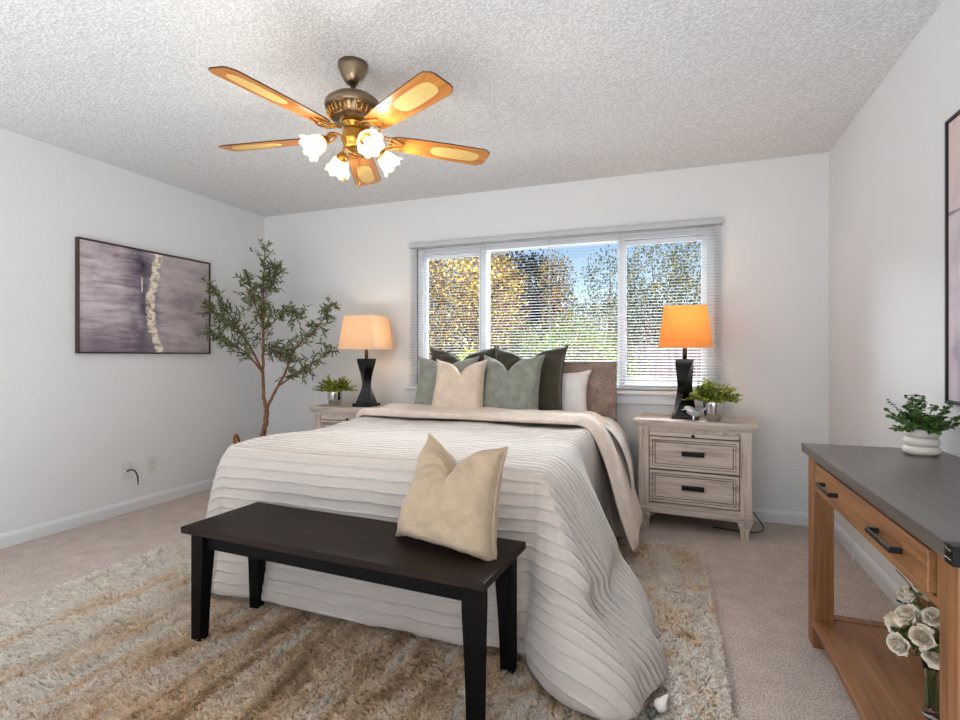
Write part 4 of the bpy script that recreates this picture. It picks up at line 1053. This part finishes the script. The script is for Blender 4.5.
# blades
n = N('blade_oak', .3, spec=.5); v = n.coord(scale=(1.5, 22, 22)); f = n.noise(v, 1.6, 5, .6, .5)
n.col(n.ramp(f, [(.3, srgb(150,88,32)), (.5, srgb(190,120,50)), (.7, srgb(212,148,72))])); M['blade_oak'] = n.m
n = N('cane_weave', .6, spec=.3); v = n.coord(scale=(1,1,1)); sx = n.n('SeparateXYZ'); n.l(v, sx.inputs[0])
cc_ = n.math('MULTIPLY', n.math('SINE', n.math('MULTIPLY', sx.outputs[0], 720)), n.math('SINE', n.math('MULTIPLY', sx.outputs[1], 720)))
n.col(n.ramp(cc_, [(.0, srgb(240,206,130)), (.35, srgb(226,186,110)), (.55, srgb(120,78,34))])); M['cane_weave'] = n.m
r0, r1 = .175, .665
def outline_blade(z):
    half = [(r0,.040),(r0+.02,.050),(r0+.10,.058),(r0+.25,.066),(r1-.05,.070),(r1-.032,.069),(r1-.018,.060),(r1-.006,.052),(r1,.035)]
    return [(x, y, z) for x, y in half]+[(x, -y, z) for x, y in half[::-1]]
PIT = R(-12); BZ = Z_(2.112)
for k in range(5):
    an = R(-100+72*k)
    RM = Matrix.Rotation(an, 4, 'Z')@Matrix.Translation((0,0,BZ))@Matrix.Rotation(PIT, 4, 'X')
    bm = loft(bmesh.new(), [outline_blade(-.003), outline_blade(.003)])
    b = obj('blade', bm, 'blade_oak', fan); b.matrix_local = RM
    def cane(z):
        P = []
        for i in range(24):
            a = 2*PI*i/24; ca, sa = math.cos(a), math.sin(a)
            P.append((.495+.125*math.copysign(abs(ca)**.55, ca), .040*math.copysign(abs(sa)**.7, sa), z))
        return P
    c = obj('cane_inset', loft(bmesh.new(), [cane(-.0042), cane(.0042)]), 'cane_weave', b)
    e = outline_blade(0); obj('edge_trim', tube(bmesh.new(), e+[e[0]], .0028, 5, False), 'bronze', b)
    bm = bmesh.new()
    for sg in (-1, 1):
        tube(bm, spline([(.085,sg*.012,.012),(.12,sg*.04,-.004),(.16,sg*.045,-.008),(.20,sg*.030,-.007),(.235,sg*.012,-.0065)], 5), .0045, 6)
        tube(bm, spline([(.11,0,.005),(.14,sg*.022,-.006),(.175,sg*.012,-.008),(.20,0,-.007)], 5), .0035, 6)
    box(bm, .08, -.014, .006, .13, .014, .014, .002); tube(bm, [(.185,-.03,-.004),(.185,.03,-.004)], .004, 6)
    ir = obj('blade_iron', bm, 'gold_brass', fan, True); ir.matrix_local = RM
# lights
n = N('frosted_glass', .35, (.98,.94,.86), 0, .5); ts = n.n('BsdfTranslucent'); ts.inputs[0].default_value = (1,.95,.84,1); mx = n.n('MixShader'); mx.inputs[0].default_value = .6
n.l(n.b.outputs[0], mx.inputs[1]); n.l(ts.outputs[0], mx.inputs[2]); n.l(mx.outputs[0], n.out.inputs[0])
n.b.inputs['Transmission Weight'].default_value = .6; M['frosted_glass'] = n.m
emis('fan_bulb', (255,214,150), 3)
for k, a in enumerate((-35, 55, 145, 235)):
    d = Vector((math.cos(R(a)), math.sin(R(a)), 0)); up = Vector((0,0,1)); c0 = Vector((0,0,Z_(2.10)))
    j = d*.125+Vector((0,0,Z_(2.068)))
    arm = obj('light_arm', tube(bmesh.new(), spline([c0+d*.045, d*.08+Vector((0,0,Z_(2.107))), d*.11+Vector((0,0,Z_(2.098))), j], 6), .006, 8), 'gold_brass', fan, True)
    ax = (d*math.cos(R(36))-up*math.sin(R(36))).normalized()
    MT = Matrix.Translation(j)@ax.to_track_quat('Z','Y').to_matrix().to_4x4()
    obj('socket_cup', lathe(bmesh.new(), [(0,-.012),(.014,-.010),(.020,.0),(.027,.010),(.028,.020),(.0,.020)], 24, mat=MT), 'gold_brass', fan, True)
    bm = bmesh.new(); prof = [(.022,.008),(.028,.016),(.038,.035),(.043,.055),(.044,.068),(.050,.082),(.060,.092),(.0585,.093),(.048,.084),(.042,.068),(.041,.055),(.036,.036),(.026,.018)]
    lathe(bm, prof, 48)
    for v in bm.verts:
        r = math.hypot(v.co.x, v.co.y)
        if v.co.z > .06:
            an2 = math.atan2(v.co.y, v.co.x); q = (v.co.z-.06)/.033; s = 1+.06*q*math.cos(an2*8); v.co.x *= s; v.co.y *= s; v.co.z += .006*q*math.cos(an2*8)
    bmesh.ops.transform(bm, matrix=MT, verts=bm.verts); obj('glass_shade', bm, 'frosted_glass', fan, True)
    obj('bulb', lathe(bmesh.new(), [(0,.078),(.012,.074),(.019,.062),(.018,.048),(.010,.030),(.008,.0205),(0,.0205)], 18, mat=MT), 'fan_bulb', fan, True)
    lp = j+ax*.10
    l = light('fan_light', 'POINT', lp, (0,0,0), 4.3, (1,.90,.76), shadow_soft_size=.03); l.parent = fan
for (x, y, z0) in ((-.02,-.045,1.905), (.045,-.02,1.885)):
    bm = bmesh.new(); tube(bm, [(x,y,Z_(2.05)),(x,y,Z_(z0))], .0012, 5); ch = obj('pull_chain', bm, 'gold_brass', fan)
    obj('fob', lathe(bmesh.new(), [(0,.012),(.004,.008),(.005,-.008),(.0025,-.016),(0,-.018)], 10, c=(x,y,Z_(z0))), 'gold_brass', ch, True)
